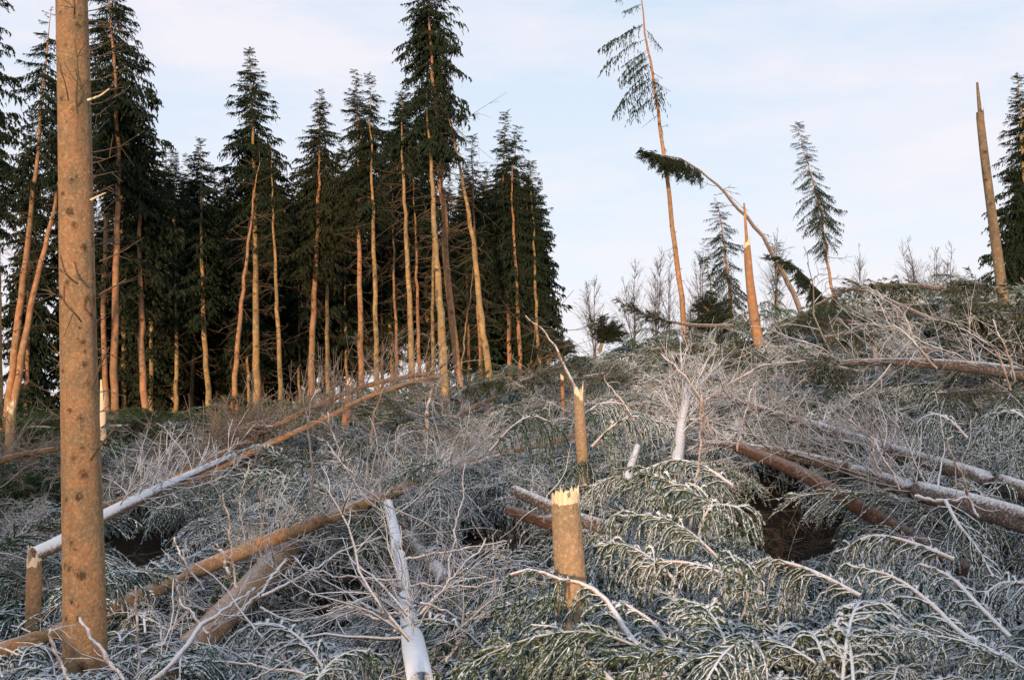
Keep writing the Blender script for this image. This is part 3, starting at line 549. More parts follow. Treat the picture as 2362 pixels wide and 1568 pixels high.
def snag(name, label, uvd, w0, w1, jag, bark='bark_big', S=40, nsh=9, spike=None, knots=10, cat='broken trunk', group=None, hollow=True, rs=R, face='wood'):
    pts = np.array([P(*a) for a in uvd]); pts = to_ground(pts); n = 60 if S > 20 else 24; path = smooth_path(pts, n); org = path[0].copy(); d = uvd[0][2]
    rad = np.interp(np.linspace(0, 1, n), [0, 1], [w0 * d / F / 2, w1 * d / F / 2]) * (1 + .02 * np.sin(np.linspace(0, 17, n))); path = path - org
    root = tag(empty(name, org), label, cat, group); ks_ = np.sort(rs.choice(np.arange(1, S - 1), S // 5, False)); jv = rs.uniform(-1.2, .3, len(ks_) + 1) ** 3 * 1.2; jg = np.interp(np.arange(S), np.r_[0, ks_, S], np.r_[jv, jv[0]]) * jag; wv_ = .9 + rs.uniform(0, 1, len(ks_) + 1) ** 3 * 1.5; jg += rs.normal(0, .16, S) * jag; wj = (np.interp(np.arange(S), np.r_[0, ks_, S], np.r_[wv_, wv_[0]]) + rs.normal(0, .3, S)) * jag
    kn = [(rs.uniform(.1, .93), rs.uniform(0, 2 * pi), rad[-1] * rs.uniform(.12, .24)) for _ in range(knots)]
    HERO.append(np.column_stack([path + org, rad])[n // 4:]); V, q, kf, A, C = trunk_geo(path, rad, S, .006, rs, kn, (jg,)); g = G(); g.add(V, q, frost=kf); g.obj('trunk', [M[bark]], root)
    g = G(); top = V[-S:]; c = top.mean(0); ring2 = c + (top - c) * .97; ring2[:, 2] += wj; ring3 = c + (top - c) * .5; ring3[:, 2] = c[2] - (jag * 1.2 if hollow else 0) + rs.uniform(0, jag * 1.4, S)
    W = np.vstack([top - [0, 0, .001], ring2, ring3, [c - [0, 0, jag * .5]]]); j = np.arange(S); j2 = (j + 1) % S
    g.add(W, np.concatenate([np.stack([j, j2, S + j2, S + j], 1), np.stack([S + j, S + j2, 2 * S + j2, 2 * S + j], 1)]), np.stack([2 * S + j, 2 * S + j2, np.full(S, 3 * S)], 1)); g.obj('broken_face', [M[face]], root, smooth=False)
    for a in range(nsh):
        an = rs.uniform(0, 2 * pi); dd = np.array([cos(an), sin(an)]); rr = rad[-1]; g = G()
        shard(g, c + np.array([dd[0], dd[1], 0]) * rr * rs.uniform(.45, .85) - [0, 0, jag], dd, rr * rs.uniform(.2, .5), rr * .12, jag * rs.uniform(1.2, 3.) * (.75 + .6 * (a == 0)), rs); g.obj('splinter', [M[face]], root, smooth=False)
    if spike:
        h, off, ww, bk = spike; g = G(); sp0 = c + np.array([off * rad[-1], -.2 * rad[-1], -jag * 1.5]); sp = np.array([sp0 + (np.array([(-.05) * h * t_, 0, h * t_])) for t_ in np.linspace(0, 1, 8)])
        v, q = tubes(sp[None], (ww * d / F / 2 * (1 - .5 * np.linspace(0, 1, 8) ** 2))[None], 6); g.add(v, q); g.obj('tall_splinter', [M[bk]], root, smooth=False)
    return root
# thick living trunk at the left, close to the camera
def big_trunk():
    d = 5.9; pts = to_ground(np.array([P(197, 1640, d), P(194, 1400, d), P(188, 1100, d), P(180, 700, d), P(172, 300, d), P(165, 0, d), P(160, -250, d)])); n = 420; path = smooth_path(pts, n); org = path[0].copy(); path = path - org
    zt = np.linspace(0, 1, n); w = np.interp(path[:, 2] + org[2], [P(0, 1568, d)[2], P(0, 0, d)[2]], [93, 70]); rad = w * d / F / 2; rad = rad * (1 + .25 * np.exp(-zt * 30))
    root = tag(empty('spruce_tree', org), 'thick near spruce trunk with knots and short dead branches rising through the whole left side', 'tree')
    S = 84; kn = []; H = path[-1][2]; front = []
    for k in range(95):
        kn.append((R.uniform(.02, .99), R.uniform(0, 2 * pi), R.uniform(.007, .015)))
    V0_, q, kf, A, C = trunk_geo(path, rad, S, .005, R, [])
    # knots the photo shows (u, v, size px)
    spec = [(182, 420, 15), (160, 365, 9), (178, 490, 16), (205, 575, 8), (173, 655, 16), (212, 690, 14), (160, 735, 7), (205, 795, 12), (208, 850, 10), (160, 860, 8), (212, 895, 14), (180, 955, 7), (203, 970, 14), (205, 1035, 8), (190, 1060, 14), (208, 1095, 14), (200, 1150, 12), (170, 1155, 7), (186, 1250, 14), (180, 1310, 15), (205, 1325, 16), (168, 1305, 11), (155, 43, 10), (170, 35, 9), (190, 65, 11), (168, 112, 10), (182, 265, 12), (160, 235, 12), (190, 175, 7), (158, 190, 6), (188, 520, 10), (172, 1420, 12), (208, 1530, 18), (200, 1420, 10), (186, 1380, 9), (235, 690, 12), (236, 640, 12), (236, 560, 10)]
    ks = []
    for u, v, s in spec:
        c = P(u, v, d) - org; i = int(np.argmin(np.abs(path[:, 2] - c[2]))); dx = np.clip((c - path[i])[0] / rad[i], -.97, .97)
        tgt = np.array([dx, -math.sqrt(1 - dx * dx), 0]); a = math.atan2(tgt @ C[i], tgt @ A[i]) % (2 * pi); ks.append((i / (n - 1), a, s * d / F * R.uniform(.62, .95)))
        kn.append(ks[-1])
    V, q, kf, A, C = trunk_geo(path, rad, S, .0045, R, kn); g = G(); g.add(V, q, frost=kf); g.obj('trunk', [M['bark_big']], root)
    def limb(nm, pix, w0, w1, dep=None, bk='twig_dead', kids=3):
        pp = smooth_path([P(u, v, dd) - org for u, v, dd in pix], 9); g = G(); tt = np.linspace(0, 1, 9); v, q = tubes(pp[None], ((w0 * (1 - tt) + w1 * tt) * d / F * .36)[None], 6); g.add(v, q)
        for _ in range(kids):
            i = R.randint(2, 7); b = pp[i]; T2 = nrm(pp[i + 1] - pp[i]); dr = nrm(T2 + R.normal(0, .6, 3)); L = R.uniform(.05, .18)
            v, q = tubes(np.array([[b + dr * L * t for t in (0, .5, 1)]]), np.array([[.003, .0025, .0015]]), 3); g.add(v, q)
        g.obj(nm, [M[bk]], root)
    f = d - .16
    limb('dead_branch', [(210, 1060, f), (222, 1040, f - .05), (245, 1010, f - .1), (262, 990, f - .12)], 9, 5)
    limb('dead_branch', [(212, 1030 - 130, f), (225, 860, f - .06), (240, 825, f - .1), (252, 800, f - .12)], 8, 4)
    limb('dead_branch', [(230, 680, f + .08), (250, 668, f), (275, 655, f), (292, 643, f)], 8, 4)
    limb('dead_branch', [(230, 603, d), (260, 590, d), (283, 580, d), (300, 570, d)], 5, 2, kids=4)
    limb('dead_branch', [(178, 263, f), (176, 220, f - .03), (180, 160, f - .06), (172, 90, f - .05)], 7, 3)
    limb('dead_branch', [(158, 233, f), (152, 200, f - .05), (140, 160, f - .08), (132, 130, f - .08)], 5, 3)
    limb('dead_branch', [(172, 35, f), (172, 10, f - .04), (168, -30, f - .05)], 6, 4)
    limb('dead_branch', [(180, 655, f), (160, 640, f - .05), (148, 620, f - .06), (140, 590, f - .06)], 7, 4)
    limb('dead_branch', [(188, 742, f), (172, 722, f - .08), (150, 700, f - .1), (148, 660, f - .12)], 6, 4)
    limb('dead_branch', [(148, 690, f + .1), (125, 678, f), (110, 670, f), (95, 668, f)], 6, 3, kids=4)
    for v, L, up in [(20, 75, 18), (45, 55, -25), (62, 78, -5), (85, 90, 20), (110, 60, 18), (128, 85, 10), (160, 55, 14), (180, 90, 26), (210, 80, 8), (235, 84, 22), (262, 60, 30), (300, 45, 26), (345, 90, 12), (370, 66, 14), (402, 60, 6), (440, 50, 14), (500, 40, 8), (530, 50, 18), (560, 45, 10)]:
        e0 = 200 + v * .028; s_ = R.uniform(-1, 1)
        limb('dead_branch', [(e0 - 5, v + 8, d), (e0 + L * .35, v + 2, d + s_ * .1), (e0 + L * .7, v - up * .5, d + s_ * .2), (e0 + L, v - up, d + s_ * .3)], 4, 1.6, kids=3)
    for v, L, up, w_ in [(222, 46, 28, 9), (452, 32, 12, 8)]:
        e0 = 200 + v * .028; limb('broken_branch_stub', [(e0 - 4, v + 10, d - .05), (e0 + L * .5, v, d - .05), (e0 + L, v - up * .6, d - .05)], w_, 3, bk='wood', kids=0)
    for v, L in [(740, 28), (808, 22), (826, 30), (905, 34), (950, 38), (1085, 18)]:
        e0 = 212 + (v - 700) * .028 + 5
        limb('broken_branch_stub', [(e0, v, d), (e0 + L * .5, v - 3, d), (e0 + L, v - 7, d)], 5, 2.5, kids=1)
        limb('broken_branch_stub', [(150, v + 20, d), (140, v + 12, d), (150 - L, v - 2, d)], 4, 2, kids=2)
big_trunk()
snag('broken_trunk', 'thick snapped spruce trunk with a pale splintered top in the near middle', [(1336, 1600, 5.5), (1329, 1480, 5.5), (1315, 1330, 5.5), (1304, 1158, 5.5)], 84, 64, .04, 'bark_stump', S=56, nsh=9, knots=16)
snag('broken_trunk', 'slim snapped trunk with a pale spiked top behind the thick snapped one', [(1352, 1215, 10.5), (1342, 1050, 10.5), (1334, 905, 10.5)], 34, 22, .07, 'bark_stump', S=36, nsh=8, spike=(.16, .2, 9, 'wood'), knots=22)
snag('broken_trunk', 'tall snapped trunk with one long splinter upright on the ridge', [(1752, 800, 22), (1740, 740, 22), (1728, 640, 22), (1722, 563, 22)], 27, 15, .12, 'bark_pink', 14, 4, (1.15, .1, 8, 'bark_pink'), 6)
snag('broken_trunk', 'tall snapped trunk with thin spike beside the dark spruce at the right edge', [(2310, 665, 17), (2290, 520, 17), (2272, 380, 17), (2260, 275, 17)], 26, 18, .12, 'bark_grey', 24, 5, (.85, .1, 10, 'bark_grey'), 16, face='bark_grey')
snag('broken_trunk', 'short snapped stump left of the thick near trunk, its white log broken over', [(76, 1460, 7.7), (78, 1380, 7.7), (79, 1290, 7.7)], 38, 32, .05, 'bark_fallen', 30, 8, None, 8)
snag('broken_trunk', 'low snapped stump with torn top among the leaning trunks at the far left', [(22, 1040, 18), (26, 940, 18)], 24, 19, .1, 'bark_far', 18, 4, None, 5)
snag('broken_trunk', 'tall white sliver of split wood right behind the thick near trunk', [(238, 1010, 19), (237, 930, 19)], 17, 12, .25, 'wood', 12, 5, (.85, 0., 8, 'wood'), 0)
snag('broken_trunk', 'short warm stump below the arched brown stem', [(798, 968, 19), (808, 890, 19)], 22, 17, .08, 'bark_pink', 14, 4, None, 4)
snag('broken_trunk', 'tiny broken stump beside the foot of the long bowed stem', [(1905, 765, 22), (1903, 738, 22)], 7, 5, .1, 'bark_pink', 8, 3, None, 0)
snag('broken_trunk', 'small orange stump under the toppled tree left of the ragged spruce', [(1697, 775, 23), (1693, 745, 23)], 7, 5, .08, 'bark_pink', 8, 3, None, 0)
snag('broken_trunk', 'small reddish stump in the brush above the slim snapped trunk', [(1297, 895, 18), (1296, 872, 18)], 10, 8, .06, 'bark_pink', 10, 3, None, 0)
snag('broken_trunk', 'frosted stump with radiating twigs on the right ridge', [(2016, 800, 17), (2014, 775, 17)], 12, 10, .06, 'bark_white', 10, 3, None, 0)

# ------------------------------------------------------------------ fallen trees
TBM = {k_: [g_.mesh('branch', [M[k_]]) for g_ in TB] for k_ in ('twig', 'twig_brown', 'branch_pale')}
def matrix(pos, d, s, roll=0.):
    d = Vector(d).normalized(); up = Vector((0, 0, 1)); si = up.cross(d)
    if si.length < 1e-3: si = Vector((0, 1, 0))
    si.normalize(); u = d.cross(si); m = Matrix((d, si, u)).transposed() @ Matrix.Rotation(roll, 3, 'X')
    return Matrix.Translation(Vector(pos)) @ (m.to_4x4()) @ Matrix.Diagonal((s, s, s, 1))
def fallen(name, label, uvh, w0, w1, bark, nb=8, bl=.9, br=(.1, .95), tw='twig', upw=.35, depth=None, S=20, cat='fallen tree', group=None, kn=10, cap=True, fuzz=0, rs=R, clr=True, fwd=.5):
    pts = np.array([on(*a) if depth is None else P(a[0], a[1], a[2]) for a in uvh]); n = 46
    if clr and pts[1][2] - pts[0][2] > .45 * np.linalg.norm((pts[1] - pts[0])[:2]): pts = to_ground(pts)
    path = smooth_path(pts, n); org = path[0].copy()
    wd = np.linspace(w0, w1, n); rad = wd * path[:, 1] / F / 2; rad = np.maximum(rad, .008); path = path - org
    root = tag(empty(name, org), label, cat, group); knots = [(rs.uniform(.03, .97), rs.uniform(0, 2 * pi), rad[0] * rs.uniform(.12, .25)) for _ in range(kn)]
    V, q, kf, A, C = trunk_geo(path, rad, S, .006, rs, knots); g = G(); g.add(V, q, frost=kf); j = np.arange(S); c0, c1 = path[0], path[-1]
    if cap: b = g.n; g.add(np.vstack([V[:S], [c0]]), tris=np.stack([(j + 1) % S, j, np.full(S, S)], 1), frost=.2)
    g.obj('trunk', [M[bark]], root); T_ = nrm(np.gradient(path, axis=0))
    if clr: HERO.append(np.column_stack([path + org, rad])[0 if bark == 'bark_white' or uvh[0][0] < 0 else 4:-7])
    for _ in range(nb):
        t = rs.uniform(*br); i = int(t * (n - 1)); rd = rs.normal(size=3); rd[2] = abs(rd[2]) * (1 if rs.uniform() < .5 + upw / 2 else -.6) + upw * .5; rd = nrm(rd - (rd @ T_[i]) * T_[i]); d = nrm(rd + T_[i] * rs.uniform(.1, .1 + fwd * 1.4))
        o = bpy.data.objects.new('branch', TBM[tw][rs.randint(0, 7)]); link(o, root); o.matrix_local = matrix(path[i] + rd * rad[i] * .7, d, bl * rs.uniform(.45, 1.25), rs.uniform(0, 6.28))
    if fuzz:
        g = G(); tt = rs.uniform(br[0], br[1], fuzz); pos = at(path, tt); ii = (tt * (n - 1)).astype(int); rd = rs.normal(size=(fuzz, 3)); rd[:, 2] += .35; Tn = T_[ii]; rd = nrm(rd - (rd * Tn).sum(1)[:, None] * Tn); dd = nrm(rd + Tn * rs.uniform(.3, 1.3, (fuzz, 1)))
        k4 = np.linspace(0, 1, 5)[None, :, None]; L = bl * rs.uniform(.3, 1., (fuzz, 1, 1)); pp = pos[:, None] + L * (dd[:, None] * k4 + rs.normal(0, .2, (fuzz, 1, 3)) * k4 ** 2)
        v, q = tubes(pp, (.006 * (1 - .6 * k4[..., 0])).repeat(fuzz, 0), 3); g.add(v, q)
        src = np.repeat(np.arange(fuzz), 3); ii = rs.randint(1, 4, len(src)); b2 = pp[src, ii]; T2 = nrm(pp[src, ii + 1] - pp[src, ii]); d2 = nrm(T2 + rs.normal(0, .5, T2.shape)); k3 = np.linspace(0, 1, 3)[None, :, None]
        p2 = b2[:, None] + (L[src, 0, 0] * rs.uniform(.2, .45, len(src)))[:, None, None] * d2[:, None] * k3
        v, q = tubes(p2, (.0042 * (1 - .4 * k3[..., 0])).repeat(len(src), 0), 3); g.add(v, q); tag(g.obj('twigs', [M[tw]], root), kind='stuff')
    return root, path + org
FA = fallen
FA('fallen_tree', 'long orange-brown fallen trunk climbing from the left edge across to the snapped trunks', [(-60, 1520, .55), (120, 1462, .6), (330, 1372, .65), (520, 1287, .7), (700, 1215, .75), (900, 1138, .8), (1110, 1058, .85), (1340, 1003, .9)], 42, 12, 'bark_fallen', 46, .8, (.3, .98), fuzz=150)
FA('fallen_tree', 'thick near fallen trunk slanting up from the bottom left of the middle', [(290, 1640, .55), (400, 1535, .62), (520, 1415, .68), (620, 1310, .62), (690, 1240, .45), (745, 1195, .3)], 72, 48, 'bark_fallen', 24, .5, (.1, .9), S=36, kn=34, fuzz=40)
FA('fallen_tree', 'log bent down from the low left stump, thick white frost along its top', [(80, 1278, 7.7), (150, 1245, 7.9), (235, 1192, 8.3), (330, 1145, 8.9), (430, 1098, 10.0), (540, 1050, 10.8)], 34, 14, 'bark_white', 16, .6, (.3, 1.0), depth=1, fuzz=60)
FA('fallen_tree', 'brown fallen trunk behind the frosted log at the far left', [(-60, 1285, .6), (60, 1240, .6), (160, 1198, .6), (260, 1160, .6), (360, 1128, .6)], 34, 17, 'bark_fallen', 12, .7, fuzz=40)
FA('fallen_tree', 'frost-white log pointing straight at the viewer from the bottom centre', [(985, 1640, .9), (960, 1520, .9), (938, 1400, .85), (918, 1270, .85), (895, 1160, .9)], 60, 20, 'bark_white', 44, .75, (.1, 1), tw='twig', S=32, upw=.2, fwd=.2)
FA('fallen_tree', 'pinkish-brown log slanting down to the right beside the frost-white one', [(1150, 1560, .35), (1085, 1440, .4), (1030, 1350, .45), (965, 1272, .5), (935, 1235, .5)], 62, 30, 'bark_dark', 6, .6, S=28)
FA('fallen_tree', 'arched brown stem with a fuzz of brown twigs in front of the standing trunks', [(600, 1000, 16.), (700, 950, 16.5), (800, 905, 17), (890, 878, 17.5), (1000, 860, 18)], 20, 9, 'bark_fallen', 22, 1.1, (.1, 1), tw='twig_brown', depth=1, fuzz=260)
FA('fallen_tree', 'second arched brown stem lying just below the fuzzy one', [(690, 992, 16.), (770, 955, 16.2), (850, 915, 16.7), (940, 885, 17.3), (1010, 868, 17.8)], 19, 9, 'bark_fallen', 14, .9, (.1, 1), tw='twig_brown', depth=1, fuzz=160)
FA('fallen_tree', 'dark forked top lying left of the arched stems with twigs fanned upward', [(630, 988, 15.8), (590, 985, 15.8), (550, 992, 15.8), (505, 1002, 15.8)], 14, 6, 'bark_dark', 10, .8, (.1, 1), tw='twig_brown', depth=1, fuzz=110)
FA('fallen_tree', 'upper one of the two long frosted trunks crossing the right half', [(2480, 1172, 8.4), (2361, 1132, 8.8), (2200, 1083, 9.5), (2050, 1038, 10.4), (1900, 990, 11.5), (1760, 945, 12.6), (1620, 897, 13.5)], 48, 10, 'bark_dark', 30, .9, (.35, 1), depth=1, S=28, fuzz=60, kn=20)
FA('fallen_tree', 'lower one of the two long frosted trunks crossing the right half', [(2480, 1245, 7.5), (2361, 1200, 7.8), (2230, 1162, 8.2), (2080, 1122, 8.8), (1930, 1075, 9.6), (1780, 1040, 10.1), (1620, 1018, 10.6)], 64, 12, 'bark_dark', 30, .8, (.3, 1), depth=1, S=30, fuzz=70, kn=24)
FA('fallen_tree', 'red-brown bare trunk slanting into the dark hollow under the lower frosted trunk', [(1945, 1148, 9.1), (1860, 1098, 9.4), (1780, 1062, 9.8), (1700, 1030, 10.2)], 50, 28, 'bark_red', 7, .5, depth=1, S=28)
FA('fallen_tree', 'frosted trunk lying level near the right edge below the ridge', [(2480, 880, 12.5), (2361, 862, 12.8), (2230, 845, 13.2), (2100, 836, 13.6), (1960, 836, 14), (1850, 850, 14.3)], 38, 9, 'bark_dark', 24, 1.3, (.1, 1), depth=1, fuzz=60)
FA('fallen_tree', 'thinner level trunk just above the frosted one near the right edge', [(2460, 800, 14.5), (2330, 800, 14.6), (2200, 805, 14.8), (2080, 806, 15)], 20, 9, 'bark_dark', 12, 1.0, depth=1, fuzz=30)
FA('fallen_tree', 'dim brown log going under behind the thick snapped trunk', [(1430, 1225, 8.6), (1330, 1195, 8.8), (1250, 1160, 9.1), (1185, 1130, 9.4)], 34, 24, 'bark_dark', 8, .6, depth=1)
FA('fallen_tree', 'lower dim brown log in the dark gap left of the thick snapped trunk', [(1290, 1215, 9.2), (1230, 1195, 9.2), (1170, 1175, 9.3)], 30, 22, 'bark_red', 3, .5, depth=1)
FA('fallen_tree', 'pale blurred log standing steeply out of the twigs in the right middle', [(1556, 1100, 9.5), (1565, 1030, 10.0), (1576, 950, 10.6), (1590, 890, 11.2)], 32, 16, 'bark_hoar', 14, .8, (.4, 1), depth=1, fuzz=90, clr=False)
FA('fallen_tree', 'short frosted log leaning right in front of the dark gap beside the slim snapped trunk', [(1442, 1120, 8.9), (1455, 1075, 9.2), (1470, 1030, 9.5)], 22, 15, 'bark_hoar', 3, .5, depth=1, clr=False)
FA('fallen_tree', 'warm log end pointing down left from the foot of the tallest group', [(985, 1000, 19), (1040, 970, 20), (1100, 935, 21), (1145, 915, 22)], 15, 9, 'bark_fallen', 10, .8, depth=1, fuzz=60)
FA('fallen_tree', 'grey curved dead trunk tilting up against the sky on the right ridge', [(2115, 722, 17), (2060, 697, 17.3), (2010, 670, 17.6), (1968, 650, 18), (1948, 643, 18.2)], 17, 5, 'bark_dark', 2, .5, depth=1)
FA('fallen_tree', 'brown buried log low on the far left', [(-40, 1075, 1.0), (40, 1050, 1.0), (130, 1035, 1.0)], 18, 12, 'bark_fallen', 8, .9, fuzz=40, tw='twig_brown')
FA('fallen_tree', 'brown log lying under the boughs in the bottom right corner', [(2480, 1600, .3), (2360, 1540, .35), (2230, 1480, .4), (2080, 1420, .45)], 60, 38, 'bark_fallen', 2, .4, S=28)
FA('fallen_tree', 'reddish log end glimpsed under hanging boughs in the bottom right', [(2170, 1500, .5), (2100, 1470, .5), (2030, 1455, .5)], 42, 36, 'bark_red', 0)
FA('fallen_tree', 'dark log end disappearing at the far left bottom behind the low stump', [(-60, 1420, .3), (20, 1380, .35), (110, 1335, .4)], 30, 24, 'bark_red', 5, .6)

# bent stems and toppled trees with needles still on
def toppled(name, label, uvd, w0, w1, crown, Rpx, dens=1.4, bark='bark_dark', needle='needle_mid', cat='fallen tree', hang=1.0, fine=True, rs=R, up=0.):
    pts = np.array([P(*a) for a in uvd]); n = 22; path = smooth_path(pts, n); org = path[0].copy(); path -= org; t = np.linspace(0, 1, n); d = uvd[0][2]
    HERO.append(np.column_stack([path + org, np.full(n, Rpx * .42 * d / F)])); root = tag(empty(name, org), label, cat); g = G(); v, q = tubes(path[None], ((w0 * (1 - t) + w1 * t) * d / F / 2)[None], 9); g.add(v, q); g.obj('trunk', [M[bark]], root)
    H = np.linalg.norm(np.diff(path, axis=0), axis=1).sum(); nb = int(H * (1 - crown) / .3 * 7 * dens) + 12; s = rs.uniform(0, 1, nb); tt = crown + (1 - crown) * s; pos = at(path, tt); T_ = nrm(np.gradient(path, axis=0))[(tt * (n - 1)).astype(int)]
    rd = rs.normal(size=(nb, 3)); rd = nrm(rd - (rd * T_).sum(1)[:, None] * T_); dr = nrm(rd * .9 + T_ * rs.uniform(.2, 1.1, (nb, 1)) + np.array([0, 0, up - .25 * hang])); L = Rpx * d / F * rs.uniform(.5, 1.15, nb) * np.clip(1.25 - s * .7, .3, 1) * np.clip(s * 4 + .4, 0, 1)
    g = G(); wh = rs.randint(0, 3, nb); tm = UBF if fine else UB
    for kk in range(3):
        m = wh == kk
        if m.any(): place(g, tm[kk], pos[m], dr[m], L[m], fr=.35)
    g.obj('crown', [M['twig_dead'], M[needle]], root, smooth=False); return root
toppled('toppled_spruce', 'spruce arched over the right ridge with needles hanging like a curtain', [(2200, 672, 18), (2120, 660, 18), (2040, 657, 18), (1960, 668, 18), (1890, 700, 18), (1825, 745, 18)], 13, 5, .12, 50, 2.2, hang=2.2)
toppled('toppled_spruce', 'horizontal spruce with its dark tip raised left of the tall thinned spruce', [(1690, 752, 21), (1600, 750, 21), (1530, 738, 21), (1470, 718, 21), (1418, 690, 21)], 10, 3, .45, 30, 2.4, hang=.4, needle='needle_far')
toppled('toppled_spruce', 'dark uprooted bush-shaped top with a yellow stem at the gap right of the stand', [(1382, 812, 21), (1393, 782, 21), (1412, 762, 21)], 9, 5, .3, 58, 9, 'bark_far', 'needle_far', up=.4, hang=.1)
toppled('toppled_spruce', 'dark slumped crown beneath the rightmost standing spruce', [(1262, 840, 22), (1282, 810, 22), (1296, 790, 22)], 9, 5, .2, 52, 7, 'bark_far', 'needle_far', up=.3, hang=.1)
toppled('toppled_spruce', 'dense dark top heeled over between the thinned and the ragged spruce', [(1688, 760, 23), (1655, 735, 23), (1632, 715, 23), (1618, 700, 23)], 9, 4, .0, 56, 6, 'bark_far', 'needle_far', up=.3, hang=.2)
toppled('toppled_spruce', 'dark crown lying behind the big trunk feet of the tallest group', [(1060, 905, 20), (1100, 885, 20), (1160, 880, 20)], 9, 4, .0, 42, 2.6, needle='needle_mid', hang=1.6)
toppled('toppled_spruce', 'low dark crown at the foot of the rightmost pair', [(1200, 880, 19), (1250, 862, 19), (1310, 840, 19)], 9, 4, .0, 40, 2.6, needle='needle_mid', hang=.8)
toppled('toppled_spruce', 'large dark toppled crown piled at the right edge under the ridge', [(2470, 760, 14), (2380, 735, 14), (2290, 725, 14), (2200, 745, 14)], 20, 6, .0, 115, 4.5, needle='needle_mid', hang=1.4)
toppled('toppled_spruce', 'smaller dark crown on the crest left of the right-edge trunk', [(2300, 668, 17), (2230, 655, 17), (2170, 672, 17)], 12, 4, .0, 48, 2.6, needle='needle_mid', hang=1.)
toppled('toppled_spruce', 'dark toppled crown on the crest behind the snapped ridge trunk', [(1980, 745, 20), (1880, 735, 20), (1790, 755, 20)], 10, 4, .0, 36, 2.6, needle='needle_mid', hang=1.)
toppled('toppled_spruce', 'dark green crown on the slope right below the snapped ridge trunk', [(1980, 860, 13.5), (1870, 835, 14), (1760, 840, 14.5)], 12, 4, .0, 70, 2.2, needle='needle_mid', hang=1.6)
toppled('toppled_spruce', 'green crown tip hanging under the end of the second arched stem', [(880, 905, 15.5), (905, 925, 15.5), (925, 950, 15.5)], 6, 4, .0, 40, 2.4, needle='needle_mid', hang=1.6)
toppled('toppled_spruce', 'grey-green crown heap in front of the orange trunk feet at left', [(260, 985, 20), (340, 980, 20), (440, 975, 20), (520, 985, 20)], 10, 4, .0, 45, 2.2, needle='needle_mid', hang=1.)
toppled('toppled_spruce', 'shaded brushy crown between the thick near trunk and the left border', [(20, 1000, 20), (80, 985, 20), (150, 990, 20)], 10, 4, .0, 55, 1.8, needle='needle_mid', hang=1.)

for lb, u, v, d, w_ in [('dark heap of crown boughs on the crest under the arched spruce', 2080, 705, 18, 75), ('dark heap of crown boughs just left of the arched spruce foot', 1880, 745, 18.5, 60), ('dark crown heap on the crest at the foot of the right-edge trunk', 2250, 700, 16, 70),
        ('brown-green crown heap below the horizontal toppled spruce', 1560, 800, 19, 60), ('brown-green crown heap below the snapped ridge trunk', 1700, 815, 18, 60), ('dark bough heap in the last row right of the bowed stem foot', 1960, 770, 16.5, 60), ('dark green bough heap by the frost-white bowed stem foot', 1400, 862, 17, 55), ('dark green bough heap below the level trunk near the right edge', 2250, 900, 11, 90)]:
    toppled('toppled_spruce', lb, [(u - w_, v + 8, d), (u, v, d), (u + w_, v + 6, d)], 8, 4, .0, 40, 4.0, needle='needle_mid', hang=1.5)
# bent bare stems
def stick(label, pix, w0, w1, mt='branch_pale', kids=4, name='dead_branch', klen=.16, cat='branch', group=None, rs=R, S=7, fork=0):
    pts = np.array([P(*a) for a in pix]); n = 26; path = smooth_path(pts, n); org = path[0].copy(); path -= org; path[1:] += np.cumsum(rs.normal(0, .006, (n - 1, 3)), 0); t = np.linspace(0, 1, n); d = pix[0][2]; Ltot = np.linalg.norm(path[-1])
    g = G(); rad = (w0 * (1 - t) + w1 * t) * d / F / 2 * .85 * (1 + rs.normal(0, .13, n)); v, q = tubes(path[None], rad[None], S); g.add(v, q)
    top = path[-1]; j = np.arange(S); g.add(np.vstack([v[-S:], [top]]), tris=np.stack([j, (j + 1) % S, np.full(S, S)], 1)); T_ = nrm(np.gradient(path, axis=0))
    root = g.obj(name, [M[mt]], None, origin=org) if False else None
    me = g.mesh(name, [M[mt]]); o = bpy.data.objects.new(name, me); link(o); o.location = org; tag(o, label, cat, group)
    if kids:
        g = G(); ii = rs.randint(2, n - 1, kids); rd = rs.normal(size=(kids, 3)); Tn = T_[ii]; dd = nrm(rd + Tn * .8); L = klen * rs.uniform(.3, 1.3, kids); k4 = np.linspace(0, 1, 5)[None, :, None]
        pp = path[ii][:, None] + L[:, None, None] * (dd[:, None] * k4 + rs.normal(0, .25, (kids, 1, 3)) * k4 ** 2); v, q = tubes(pp, (max(w1 * .22 * d / F, .0022) * (1 - .5 * k4[..., 0])).repeat(kids, 0), 4); g.add(v, q); tag(g.obj('side_twigs', [M[mt]], o), kind='stuff')
    return o
S_ = stick
S_('frost-white bent stem standing left of the tallest group, tip curling right', [(985, 990, 18), (990, 930, 18), (998, 880, 18), (1008, 853, 18)], 13, 5, 'bark_white', 10, 'bent_stem', .5)
S_('brown hooked stem standing in the brush below the arched brown stems', [(855, 1020, 14), (862, 960, 14), (878, 915, 14), (892, 897, 14)], 9, 5, 'twig_brown', 10, 'bent_stem', .4)
